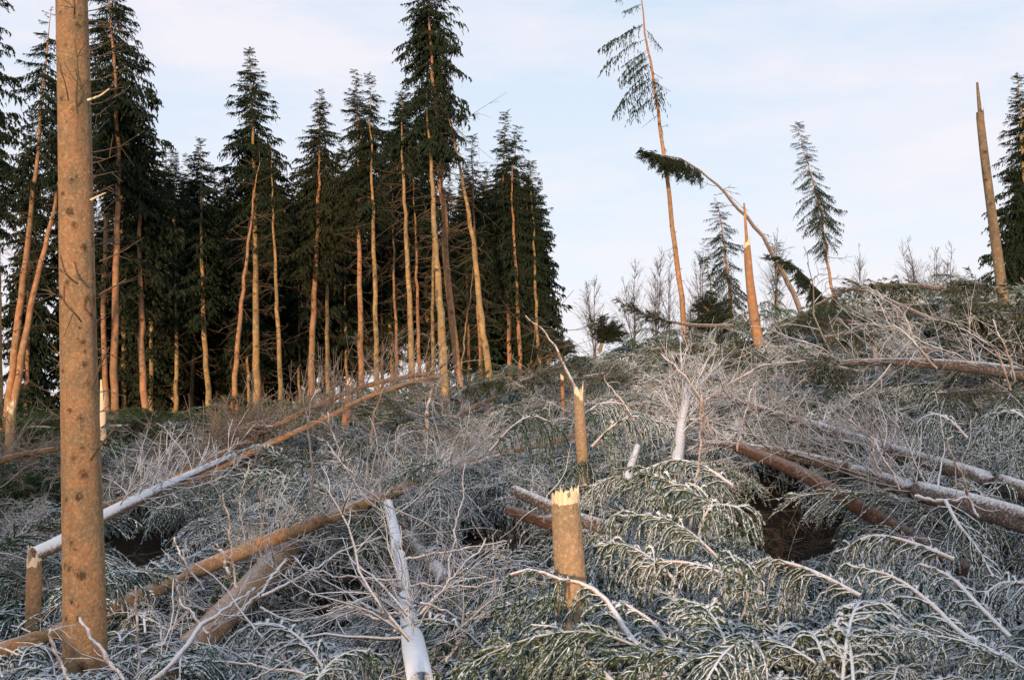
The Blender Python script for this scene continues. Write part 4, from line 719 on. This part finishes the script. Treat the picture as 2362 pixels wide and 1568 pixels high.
NEAR = [
 ('frosted branch standing up at the foot of the thick near trunk, curving across it', [(300, 1600, 5.2), (262, 1545, 5.3), (215, 1480, 5.35), (168, 1410, 5.4)], 13, 9, 5),
 ('pale stick rising at the bottom left corner', [(155, 1620, 5), (143, 1560, 5), (128, 1500, 5), (108, 1442, 5)], 12, 8, 2),
 ('orange-tipped upright stick right of the thick near trunk', [(312, 1600, 5.6), (316, 1510, 5.6), (318, 1440, 5.6), (327, 1382, 5.6)], 9, 6, 3),
 ('long frosted stick leaning left over the middle logs', [(470, 1360, 7.2), (440, 1320, 7.2), (420, 1285, 7.2), (400, 1250, 7.2)], 8, 5, 4),
 ('frosted stick climbing left from the near thick fallen trunk', [(480, 1460, 6), (455, 1420, 6), (430, 1370, 6), (425, 1340, 6)], 9, 6, 3),
 ('straight reddish stick left of the fork on the long fallen trunk', [(545, 1355, 7), (530, 1290, 7), (518, 1215, 7), (508, 1145, 7)], 7, 4, 4),
 ('upright stick on the long fallen trunk with a twisted tip', [(532, 1330, 7.2), (520, 1290, 7.2), (512, 1255, 7.2), (505, 1238, 7.2)], 9, 6, 2),
 ('thick frosted branch lying along the near fallen trunk', [(330, 1590, 5.0), (400, 1530, 5.1), (450, 1470, 5.3), (500, 1430, 5.5), (590, 1370, 5.9)], 17, 8, 6),
 ('frosted branch fanning from the near fallen trunk to the lower right', [(660, 1290, 6.3), (600, 1355, 6.0), (545, 1400, 5.8), (500, 1440, 5.6)], 9, 7, 6),
 ('long frosted bough crossing the middle just under the long fallen trunk', [(560, 1400, 6.3), (700, 1320, 6.6), (800, 1260, 6.9), (870, 1225, 7.1)], 9, 5, 12),
 ('frosted stick crossing the frost-white log from upper left', [(985, 1500, 5.7), (950, 1430, 5.8), (880, 1350, 6), (800, 1270, 6.3)], 8, 5, 5),
 ('second frosted stick reaching left from the frost-white log', [(960, 1395, 6.1), (880, 1405, 6.1), (800, 1380, 6.1), (735, 1400, 6.1)], 8, 5, 4),
 ('curved frosted stick reaching left below the middle of the frost-white log', [(945, 1460, 5.9), (900, 1450, 5.9), (850, 1440, 5.9), (810, 1425, 5.9)], 9, 7, 2),
 ('frosted stick crossing low from the near fallen trunk towards the frost-white log', [(600, 1400, 6), (680, 1425, 5.9), (770, 1415, 5.9), (850, 1375, 6.1)], 8, 5, 8),
 ('arched frosted branch leaving the frost-white log to the right, low', [(970, 1390, 6), (1030, 1415, 6), (1090, 1455, 6), (1180, 1480, 6)], 8, 4, 6),
 ('long frosted branch leaving the frost-white log towards the upper right', [(960, 1420, 6), (1010, 1360, 6.1), (1060, 1300, 6.2), (1130, 1215, 6.4)], 8, 5, 14),
 ('frosted branch nearly level to the right of the frost-white log top', [(935, 1290, 6.8), (1000, 1280, 6.8), (1070, 1265, 6.8), (1150, 1255, 6.8)], 8, 4, 14),
 ('level frosted branch crossing to the right below the log top', [(945, 1350, 6.5), (1010, 1345, 6.5), (1080, 1352, 6.5), (1150, 1325, 6.5)], 7, 4, 8),
 ('level frosted branch reaching left from the upper frost-white log', [(930, 1335, 6.5), (860, 1332, 6.5), (790, 1325, 6.5), (700, 1322, 6.6)], 8, 4, 8),
 ('thin upright twig crossing in front of the frost-white log', [(960, 1560, 5.4), (945, 1440, 5.5), (925, 1320, 5.6), (905, 1220, 5.7)], 5, 3, 5),
 ('short broken stick pointing right at the bottom beside the frost-white log', [(1030, 1530, 5.5), (1060, 1500, 5.5), (1100, 1470, 5.5)], 9, 7, 1),
 ('frosted branch running along the bottom edge left of the frost-white log', [(850, 1600, 5), (720, 1560, 5.1), (610, 1530, 5.2), (480, 1520, 5.3)], 11, 6, 8),
 ('slender frosted branch rising to the right at the bottom, left of the frost-white log', [(500, 1600, 5), (590, 1560, 5.1), (640, 1530, 5.2), (700, 1500, 5.3)], 7, 4, 3),
 ('upright twig on the middle slope with bent top, left of centre', [(715, 1180, 9), (722, 1080, 9), (725, 1000, 9), (735, 940, 9), (760, 900, 9)], 7, 4, 8),
 ('leaning grey twig right of the bent-top one', [(790, 1080, 10), (780, 1030, 10), (768, 980, 10), (762, 955, 10)], 7, 4, 5),
 ('bright frosted stick rising from the middle towards the snapped trunks', [(1035, 1330, 7), (1050, 1230, 7.2), (1060, 1150, 7.4), (1068, 1070, 7.5)], 6, 3, 6),
 ('grey upright twig left of the dark hollow logs, tall and knotty', [(1590, 1230, 7.6), (1600, 1120, 7.6), (1612, 1010, 7.6), (1615, 930, 7.6)], 8, 4, 16),
 ('leaning frosted twig with forked tip over the upper long trunk', [(2075, 1130, 8.4), (2040, 1060, 8.5), (2010, 1010, 8.6), (1960, 975, 8.7)], 7, 4, 12),
 ('upright lichen-covered twig standing before the upper long trunk', [(2030, 1090, 8.3), (2020, 1040, 8.3), (2016, 990, 8.3), (2012, 960, 8.3)], 6, 4, 12),
 ('frosted stick standing in front of the right long trunks, slightly hooked', [(2235, 1160, 7.8), (2220, 1100, 7.8), (2200, 1050, 7.8), (2190, 1020, 7.8), (2205, 1010, 7.8)], 7, 5, 5),
 ('short pale stick poking from the boughs below the dark hollow', [(2030, 1330, 6.5), (1990, 1290, 6.6), (1945, 1255, 6.7)], 10, 8, 1),
 ('thick frosted snag crossing the lower long trunk near the right edge', [(2110, 1145, 7.6), (2170, 1155, 7.5), (2240, 1150, 7.5), (2262, 1195, 7.4)], 13, 8, 5),
 ('tan stick standing upright in the bottom right foreground', [(1912, 1620, 4.6), (1908, 1560, 4.6), (1910, 1510, 4.6), (1912, 1485, 4.6)], 9, 7, 0),
 ('tan stick standing among the weeping boughs left of the thick snapped trunk', [(1250, 1620, 4.7), (1246, 1540, 4.7), (1236, 1470, 4.7), (1228, 1425, 4.7)], 10, 8, 1),
 ('long grey branch sweeping up from the right middle towards the ridge', [(1620, 930, 12), (1700, 880, 12), (1760, 850, 12.3), (1850, 845, 12.6)], 7, 4, 16),
 ('frosted whip leaning left on the right slope above the level trunk', [(2160, 850, 12), (2110, 800, 12), (2060, 760, 12.3), (2030, 760, 12.5)], 6, 4, 10),
 ('curved frosted whip in the right slope twigs', [(2330, 900, 11), (2290, 820, 11), (2260, 790, 11), (2210, 760, 11.3)], 7, 4, 12),
 ('steep frosted whip just left of the right border on the slope', [(2340, 880, 10.5), (2320, 820, 10.5), (2300, 780, 10.5), (2290, 745, 10.6)], 6, 4, 8),
 ('forked frosted branch standing in the middle right brush', [(1480, 1010, 10.5), (1455, 950, 10.5), (1420, 900, 10.6), (1400, 880, 10.6)], 7, 4, 12),
 ('frosted branch arching out of the brush above the steep pale log', [(1640, 1000, 10.3), (1600, 910, 10.3), (1560, 860, 10.4), (1520, 830, 10.6)], 7, 4, 16),
 ('pair-topped upright twig just right of the steep pale log', [(1700, 1040, 9.8), (1720, 960, 9.8), (1740, 920, 9.8), (1745, 890, 9.9)], 6, 3, 12),
]
for lb, pix, w0, w1, kd in NEAR: S_(lb, pix, w0, w1, 'branch_pale', kd, klen=.03 * pix[0][2])

# big frosted boughs in the foreground, each a thing with needled side twigs
def big_bough(label, pix, w0, w1, pairs, sl, pend, leafy=1.0, name='spruce_bough', rs=R, s0=.1, tert=1, mt='branch_pale'):
    path = smooth_path(np.array([P(*a) for a in pix]), 14); org = path[0].copy(); path -= org; d = pix[0][2]
    o = tag(empty(name, org), label, 'branch'); g = G(); n = 14; t = np.linspace(0, 1, n); v, q = tubes(path[None], ((w0 * (1 - t) + w1 * t) * d / F / 2 * (1 + rs.normal(0, .05, n)))[None], 8); g.add(v, q); g.obj('stem', [M[mt]], o)
    g = bough_geo(path, .002, .002, pairs, sl, pend, .0014, nlen=.021, nw=.005, s0=s0, rs=rs, tert=tert, bare_to=.12, leafy=leafy, core=.0072)
    tag(g.obj('needled_twigs', [M['twig'], M['needle']], o), kind='stuff'); return o
BBG = [
 ('bough heap at the foot of the steep pale log', [(1690, 1120, 8.6), (1620, 1075, 8.8), (1550, 1062, 8.9), (1480, 1085, 8.9)], 9, 5, 20, .6, 1.3),
 ('bough lying over the foot of the short frosted log', [(1540, 1150, 8.0), (1480, 1110, 8.1), (1420, 1100, 8.2), (1370, 1120, 8.2)], 9, 5, 18, .55, 1.2),
 ('thick frosted bough arching over the front of the thick snapped trunk', [(1560, 1620, 4.6), (1500, 1530, 4.8), (1440, 1450, 4.95), (1395, 1380, 5.1), (1340, 1345, 5.2), (1280, 1333, 5.25), (1230, 1312, 5.3), (1175, 1325, 5.3)], 20, 8, 22, .45, 2.3, .8),
 ('pinkish frosted bough running beside the arching one, right of the snapped trunk', [(1590, 1620, 4.9), (1560, 1520, 5.0), (1510, 1440, 5.1), (1430, 1385, 5.3)], 16, 7, 14, .4, 1.5),
 ('bough with weeping twigs in front of the snapped trunk foot', [(1460, 1620, 4.3), (1390, 1550, 4.4), (1330, 1495, 4.5), (1290, 1450, 4.6), (1225, 1440, 4.7)], 16, 6, 22, .42, 2.4, .8),
 ('level frosted bough arching right of the snapped trunk', [(1760, 1370, 5.4), (1690, 1335, 5.5), (1620, 1305, 5.6), (1540, 1295, 5.7), (1480, 1310, 5.8)], 12, 7, 18, .38, 1.4),
 ('frosted bough arching in the middle of the right foreground', [(1985, 1375, 5.1), (1930, 1345, 5.2), (1860, 1312, 5.3), (1780, 1292, 5.4), (1710, 1305, 5.5)], 14, 7, 18, .4, 1.5),
 ('largest frosted branch sweeping down to the bottom right corner', [(2420, 1580, 4.4), (2290, 1505, 4.6), (2210, 1455, 4.8), (2150, 1395, 5.0), (2060, 1330, 5.2), (1960, 1305, 5.3)], 19, 8, 22, .45, 1.4),
 ('frosted bough rising left of the bottom right corner', [(1590, 1600, 4.4), (1650, 1530, 4.5), (1720, 1500, 4.6), (1820, 1485, 4.7)], 13, 7, 12, .35, 1.4),
 ('arched frosted bough over the boughs below the dark hollow', [(2200, 1290, 6.0), (2130, 1262, 6.1), (2060, 1240, 6.2), (2000, 1238, 6.3), (1950, 1265, 6.3)], 13, 7, 18, .42, 1.3),
 ('small bough curling against the picture edge at the lower right', [(2440, 1350, 5.3), (2370, 1345, 5.4), (2310, 1345, 5.5), (2270, 1370, 5.5)], 13, 7, 12, .4, 1.4),
 ('hooked frosted twig bough rising in the right foreground', [(1690, 1470, 4.9), (1720, 1400, 4.9), (1722, 1350, 4.9), (1700, 1305, 4.9), (1680, 1270, 5.0)], 8, 5, 10, .28, 1.2),
 ('rust-brown branch lying among the frosted boughs in the right foreground', [(2330, 1470, 5.0), (2260, 1400, 5.2), (2190, 1330, 5.4), (2120, 1300, 5.5)], 13, 9, 8, .3, 1.3),
 ('tall frosted bough drooping to the right just below the dark hollow', [(1610, 1240, 6.6), (1625, 1190, 6.6), (1650, 1165, 6.6), (1700, 1170, 6.5), (1730, 1200, 6.5)], 8, 5, 14, .4, 1.3),
 ('needle-heavy bough pushed up right of the slim snapped trunk foot', [(1700, 1210, 6.9), (1620, 1150, 7.0), (1540, 1110, 7.1), (1470, 1085, 7.2)], 9, 5, 20, .5, .7),
 ('broad drooping bough below the needle-heavy one', [(1660, 1290, 6.3), (1580, 1220, 6.4), (1500, 1190, 6.5), (1420, 1190, 6.5)], 9, 5, 20, .45, 1.0),
 ('frosted bough spreading left towards the snapped trunk', [(1560, 1340, 5.9), (1490, 1280, 6.0), (1430, 1255, 6.0), (1370, 1260, 6.1)], 9, 5, 18, .4, 1.2),
 ('bough hanging off the lower long trunk near its right end', [(2180, 1155, 7.4), (2210, 1210, 7.2), (2250, 1260, 7.1), (2290, 1330, 6.9)], 10, 5, 16, .5, 1.1),
 ('pale arched bough heap right above the upper long trunk', [(2230, 1010, 9.5), (2190, 970, 9.6), (2150, 955, 9.7), (2110, 975, 9.8)], 9, 5, 14, .6, 1.6),
 ('pale arched bough heap close to the right border above the long trunks', [(2400, 1010, 9.2), (2350, 955, 9.3), (2310, 950, 9.4), (2270, 990, 9.4)], 9, 5, 14, .6, 1.6),
 ('green bough with hanging twigs left of the slim snapped trunk', [(1130, 1040, 10), (1180, 985, 10), (1230, 960, 10), (1290, 985, 10)], 7, 4, 14, .75, 1.9),
 ('green bough with hanging twigs right of the slim snapped trunk', [(1340, 960, 11), (1390, 930, 11), (1440, 935, 11), (1480, 975, 11)], 7, 4, 14, .7, 1.9),
 ('brown-stemmed green bough reaching right below that one', [(1365, 1030, 10), (1410, 985, 10), (1460, 960, 10), (1530, 975, 10)], 7, 4, 14, .6, 1.6),
 ('frost-furred bough lying low left of the frost-white log', [(760, 1560, 5.3), (700, 1480, 5.4), (640, 1440, 5.5), (570, 1440, 5.6)], 9, 5, 16, .35, 1.0),
 ('frost-furred bough in the bottom centre left, drooping right', [(700, 1620, 4.8), (760, 1530, 5.0), (820, 1500, 5.1), (880, 1510, 5.1)], 8, 5, 14, .35, 1.3),
 ('frost-furred bough tip between the two centre logs', [(1120, 1330, 7), (1060, 1340, 6.9), (1010, 1370, 6.8)], 7, 4, 12, .35, .9),
 ('curled frosted bough at the foot of the frost-white log', [(1000, 1600, 4.6), (1015, 1550, 4.6), (1050, 1530, 4.6), (1095, 1560, 4.6)], 12, 6, 8, .25, 1.5),
]
for a in BBG: big_bough(*a)

# ------------------------------------------------------------------ bare birches beyond the ridge
def birch(label, u, vb, vt, d, spread, stems=3, lean=0., rs=R):
    b0 = P(u, vb, d); b0[2] = min(b0[2], terr(b0[0], b0[1]) + .3); H = P(u, vt, d)[2] - b0[2]; root = tag(empty('bare_birch', b0), label, 'tree', 'bare birches beyond the ridge')
    gt = G(); gc = G(); W = spread * d / F
    for s in range(stems):
        n = 10; t = np.linspace(0, 1, n); dx = rs.uniform(-1, 1) * W * .6 + lean * W; hh = H * rs.uniform(.75, 1); path = np.stack([dx * t ** 1.3, rs.uniform(-1, 1) * W * .5 * t, hh * t], 1) + np.cumsum(rs.normal(0, .015, (n, 3)), 0)
        v, q = tubes(path[None], (.024 * (1 - .85 * t))[None], 5); gt.add(v, q)
        m = 30; tt = rs.uniform(.22, .97, m); pos = at(path, tt); az = rs.uniform(0, 2 * pi, m); el = rs.uniform(.6, 1.2, m); dr = np.stack([np.cos(az) * np.cos(el), np.sin(az) * np.cos(el), np.sin(el)], 1); L = H * .30 * (1.15 - tt) * rs.uniform(.5, 1.2, m)
        k6 = np.linspace(0, 1, 6)[None, :, None]; pp = pos[:, None] + L[:, None, None] * (dr[:, None] * k6 + np.array([0, 0, .2]) * k6 ** 2 + rs.normal(0, .1, (m, 1, 3)) * k6 ** 2); v, q = tubes(pp, (.0065 * (1 - .6 * k6[..., 0])).repeat(m, 0), 3); gc.add(v, q)
        src = np.repeat(np.arange(m), 7); ii = rs.randint(1, 5, len(src)); b2 = pp[src, ii]; T2 = nrm(pp[src, ii + 1] - pp[src, ii]); d2 = nrm(T2 + rs.normal(0, .45, T2.shape)); k3 = np.linspace(0, 1, 4)[None, :, None]
        p2 = b2[:, None] + (L[src] * rs.uniform(.2, .6, len(src)))[:, None, None] * (d2[:, None] * k3 + rs.normal(0, .15, (len(src), 1, 3)) * k3 ** 2); v, q = tubes(p2, (.0032 * (1 - .5 * k3[..., 0])).repeat(len(src), 0), 3); gc.add(v, q)
    gt.obj('trunk', [M['twig_birch']], root); gc.obj('crown', [M['twig_birch']], root)
for a in [('bare birch alone in the gap right of the spruce stand', 1372, 790, 625, 30, 32, 3, -.4), ('leftmost bare birch of the clump before the thinned spruce', 1462, 780, 590, 31, 45, 3, -.4), ('tall bare birch left of the thinned spruce trunk', 1512, 790, 560, 30, 30, 3, 0.), ('bare birch touching the thinned spruce trunk', 1545, 780, 575, 32, 28, 2, 0),
          ('bare birch between the thinned and the ragged spruce', 1618, 770, 550, 31, 40, 3, .1), ('bare birch right behind the ragged spruce', 1662, 770, 600, 33, 35, 2, 0), ('rounded bare birch top behind the bowed stem', 1785, 730, 510, 30, 42, 3, 0.), ('small bare birch right of the slender lone spruce', 1993, 670, 553, 30, 22, 2, -.1),
          ('left bare birch of the group at the right', 2118, 680, 520, 29, 38, 3, -.5), ('middle bare birch of the group at the right', 2150, 680, 530, 30, 25, 2, .1), ('right bare birch of the group at the right', 2185, 680, 545, 29, 30, 2, .1), ('faint bare birch before the right-edge trunk', 2238, 670, 590, 31, 25, 2, .2), ('low bare shrub birch behind the horizontal toppled spruce', 1590, 780, 680, 27, 35, 3, 0)]: birch(*a)
# ------------------------------------------------------------------ the countless small stuff
HP = np.concatenate(HERO); hu, hv = project(HP[:, :3]); hd = HP[:, 1]; hr = HP[:, 3] * F / hd
def clear(uu, vv, p):
    """brush does not lie on top of the trunks: thin it out right in front of them"""
    k = np.ones(len(p), bool)
    for a in range(0, len(p), 500):
        sl_ = slice(a, a + 500); dd = hd[None] - p[sl_, 1][:, None]; m = (np.hypot(hu[None] - uu[sl_][:, None], hv[None] - vv[sl_][:, None]) < hr[None] + 330 / p[sl_, 1][:, None]) & (dd > -.15) & (dd < 2.2)
        k[sl_] = ~m.any(1)
    return k | (R.uniform(0, 1, len(p)) < .10)
scatter('needled_brush', 'frosted green spruce boughs heaped over the near ground', src_near, 6, [
    scatter_points(2300, 3.9, 10, -150, 2500, .0, .6, .28, .6, 1.05, keep=lambda uu, vv, p: clear(uu, vv, p) & ((uu > 1120) | (R.uniform(0, 1, len(uu)) < .65))),
    scatter_points(650, 4.2, 8, 1120, 2500, .45, .85, .3, .55, .9, keep=clear)])
scatter('distant_needled_brush', 'grey-green frosted boughs covering the slope up to the ridge', src_mid, 4, [
    scatter_points(5000, 8.5, 27, -300, 2700, .0, .6, .3, .7, 1.2, keep=clear)])
scatter('twig_tangle', 'tangle of bare frosted twigs all over the windthrow', src_bare, 7, [
    scatter_points(1000, 4.3, 10, -100, 2500, .05, .6, .4, .35, .8, keep=lambda uu, vv, p: clear(uu, vv, p) & ((uu < 1150) | (vv < 1050) | (R.uniform(0, 1, len(uu)) < .22))),
    scatter_points(2500, 9, 26, -300, 2700, .1, .6, .36, .45, 1.05, keep=lambda uu, vv, p: clear(uu, vv, p) & ((p[:, 1] < 16) | (uu < 1650) | (R.uniform(0, 1, len(uu)) < .25)))])
scatter('loose_stick_litter', 'long bare frosted sticks criss-crossing over the left foreground brush', src_stick, 3, [
    scatter_points(170, 5.2, 11, -100, 1250, .3, .7, .4, .5, .9, keep=clear), scatter_points(110, 4.6, 9, 1200, 2500, .5, .8, .45, .3, .65, keep=clear), scatter_points(100, 9, 20, 1200, 2500, .4, .7, .4, .7, 1.1, keep=clear)])
scatter('brown_twig_tangle', 'brownish bare twigs along the ridge and the left bank', src_brown, 4, [
    scatter_points(500, 14, 26, -300, 1500, .1, .6, .4, .5, 1.0, keep=clear),
    scatter_points(500, 8, 24, -300, 900, .1, .6, .5, .5, 1.0, keep=clear)])
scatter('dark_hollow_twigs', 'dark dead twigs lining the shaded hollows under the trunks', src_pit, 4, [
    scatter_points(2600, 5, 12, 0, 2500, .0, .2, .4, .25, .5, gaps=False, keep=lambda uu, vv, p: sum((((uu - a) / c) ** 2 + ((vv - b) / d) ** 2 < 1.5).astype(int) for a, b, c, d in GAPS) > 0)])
print('objects', len(scene.objects), 'tris', sum(len(m.polygons) for m in bpy.data.meshes))
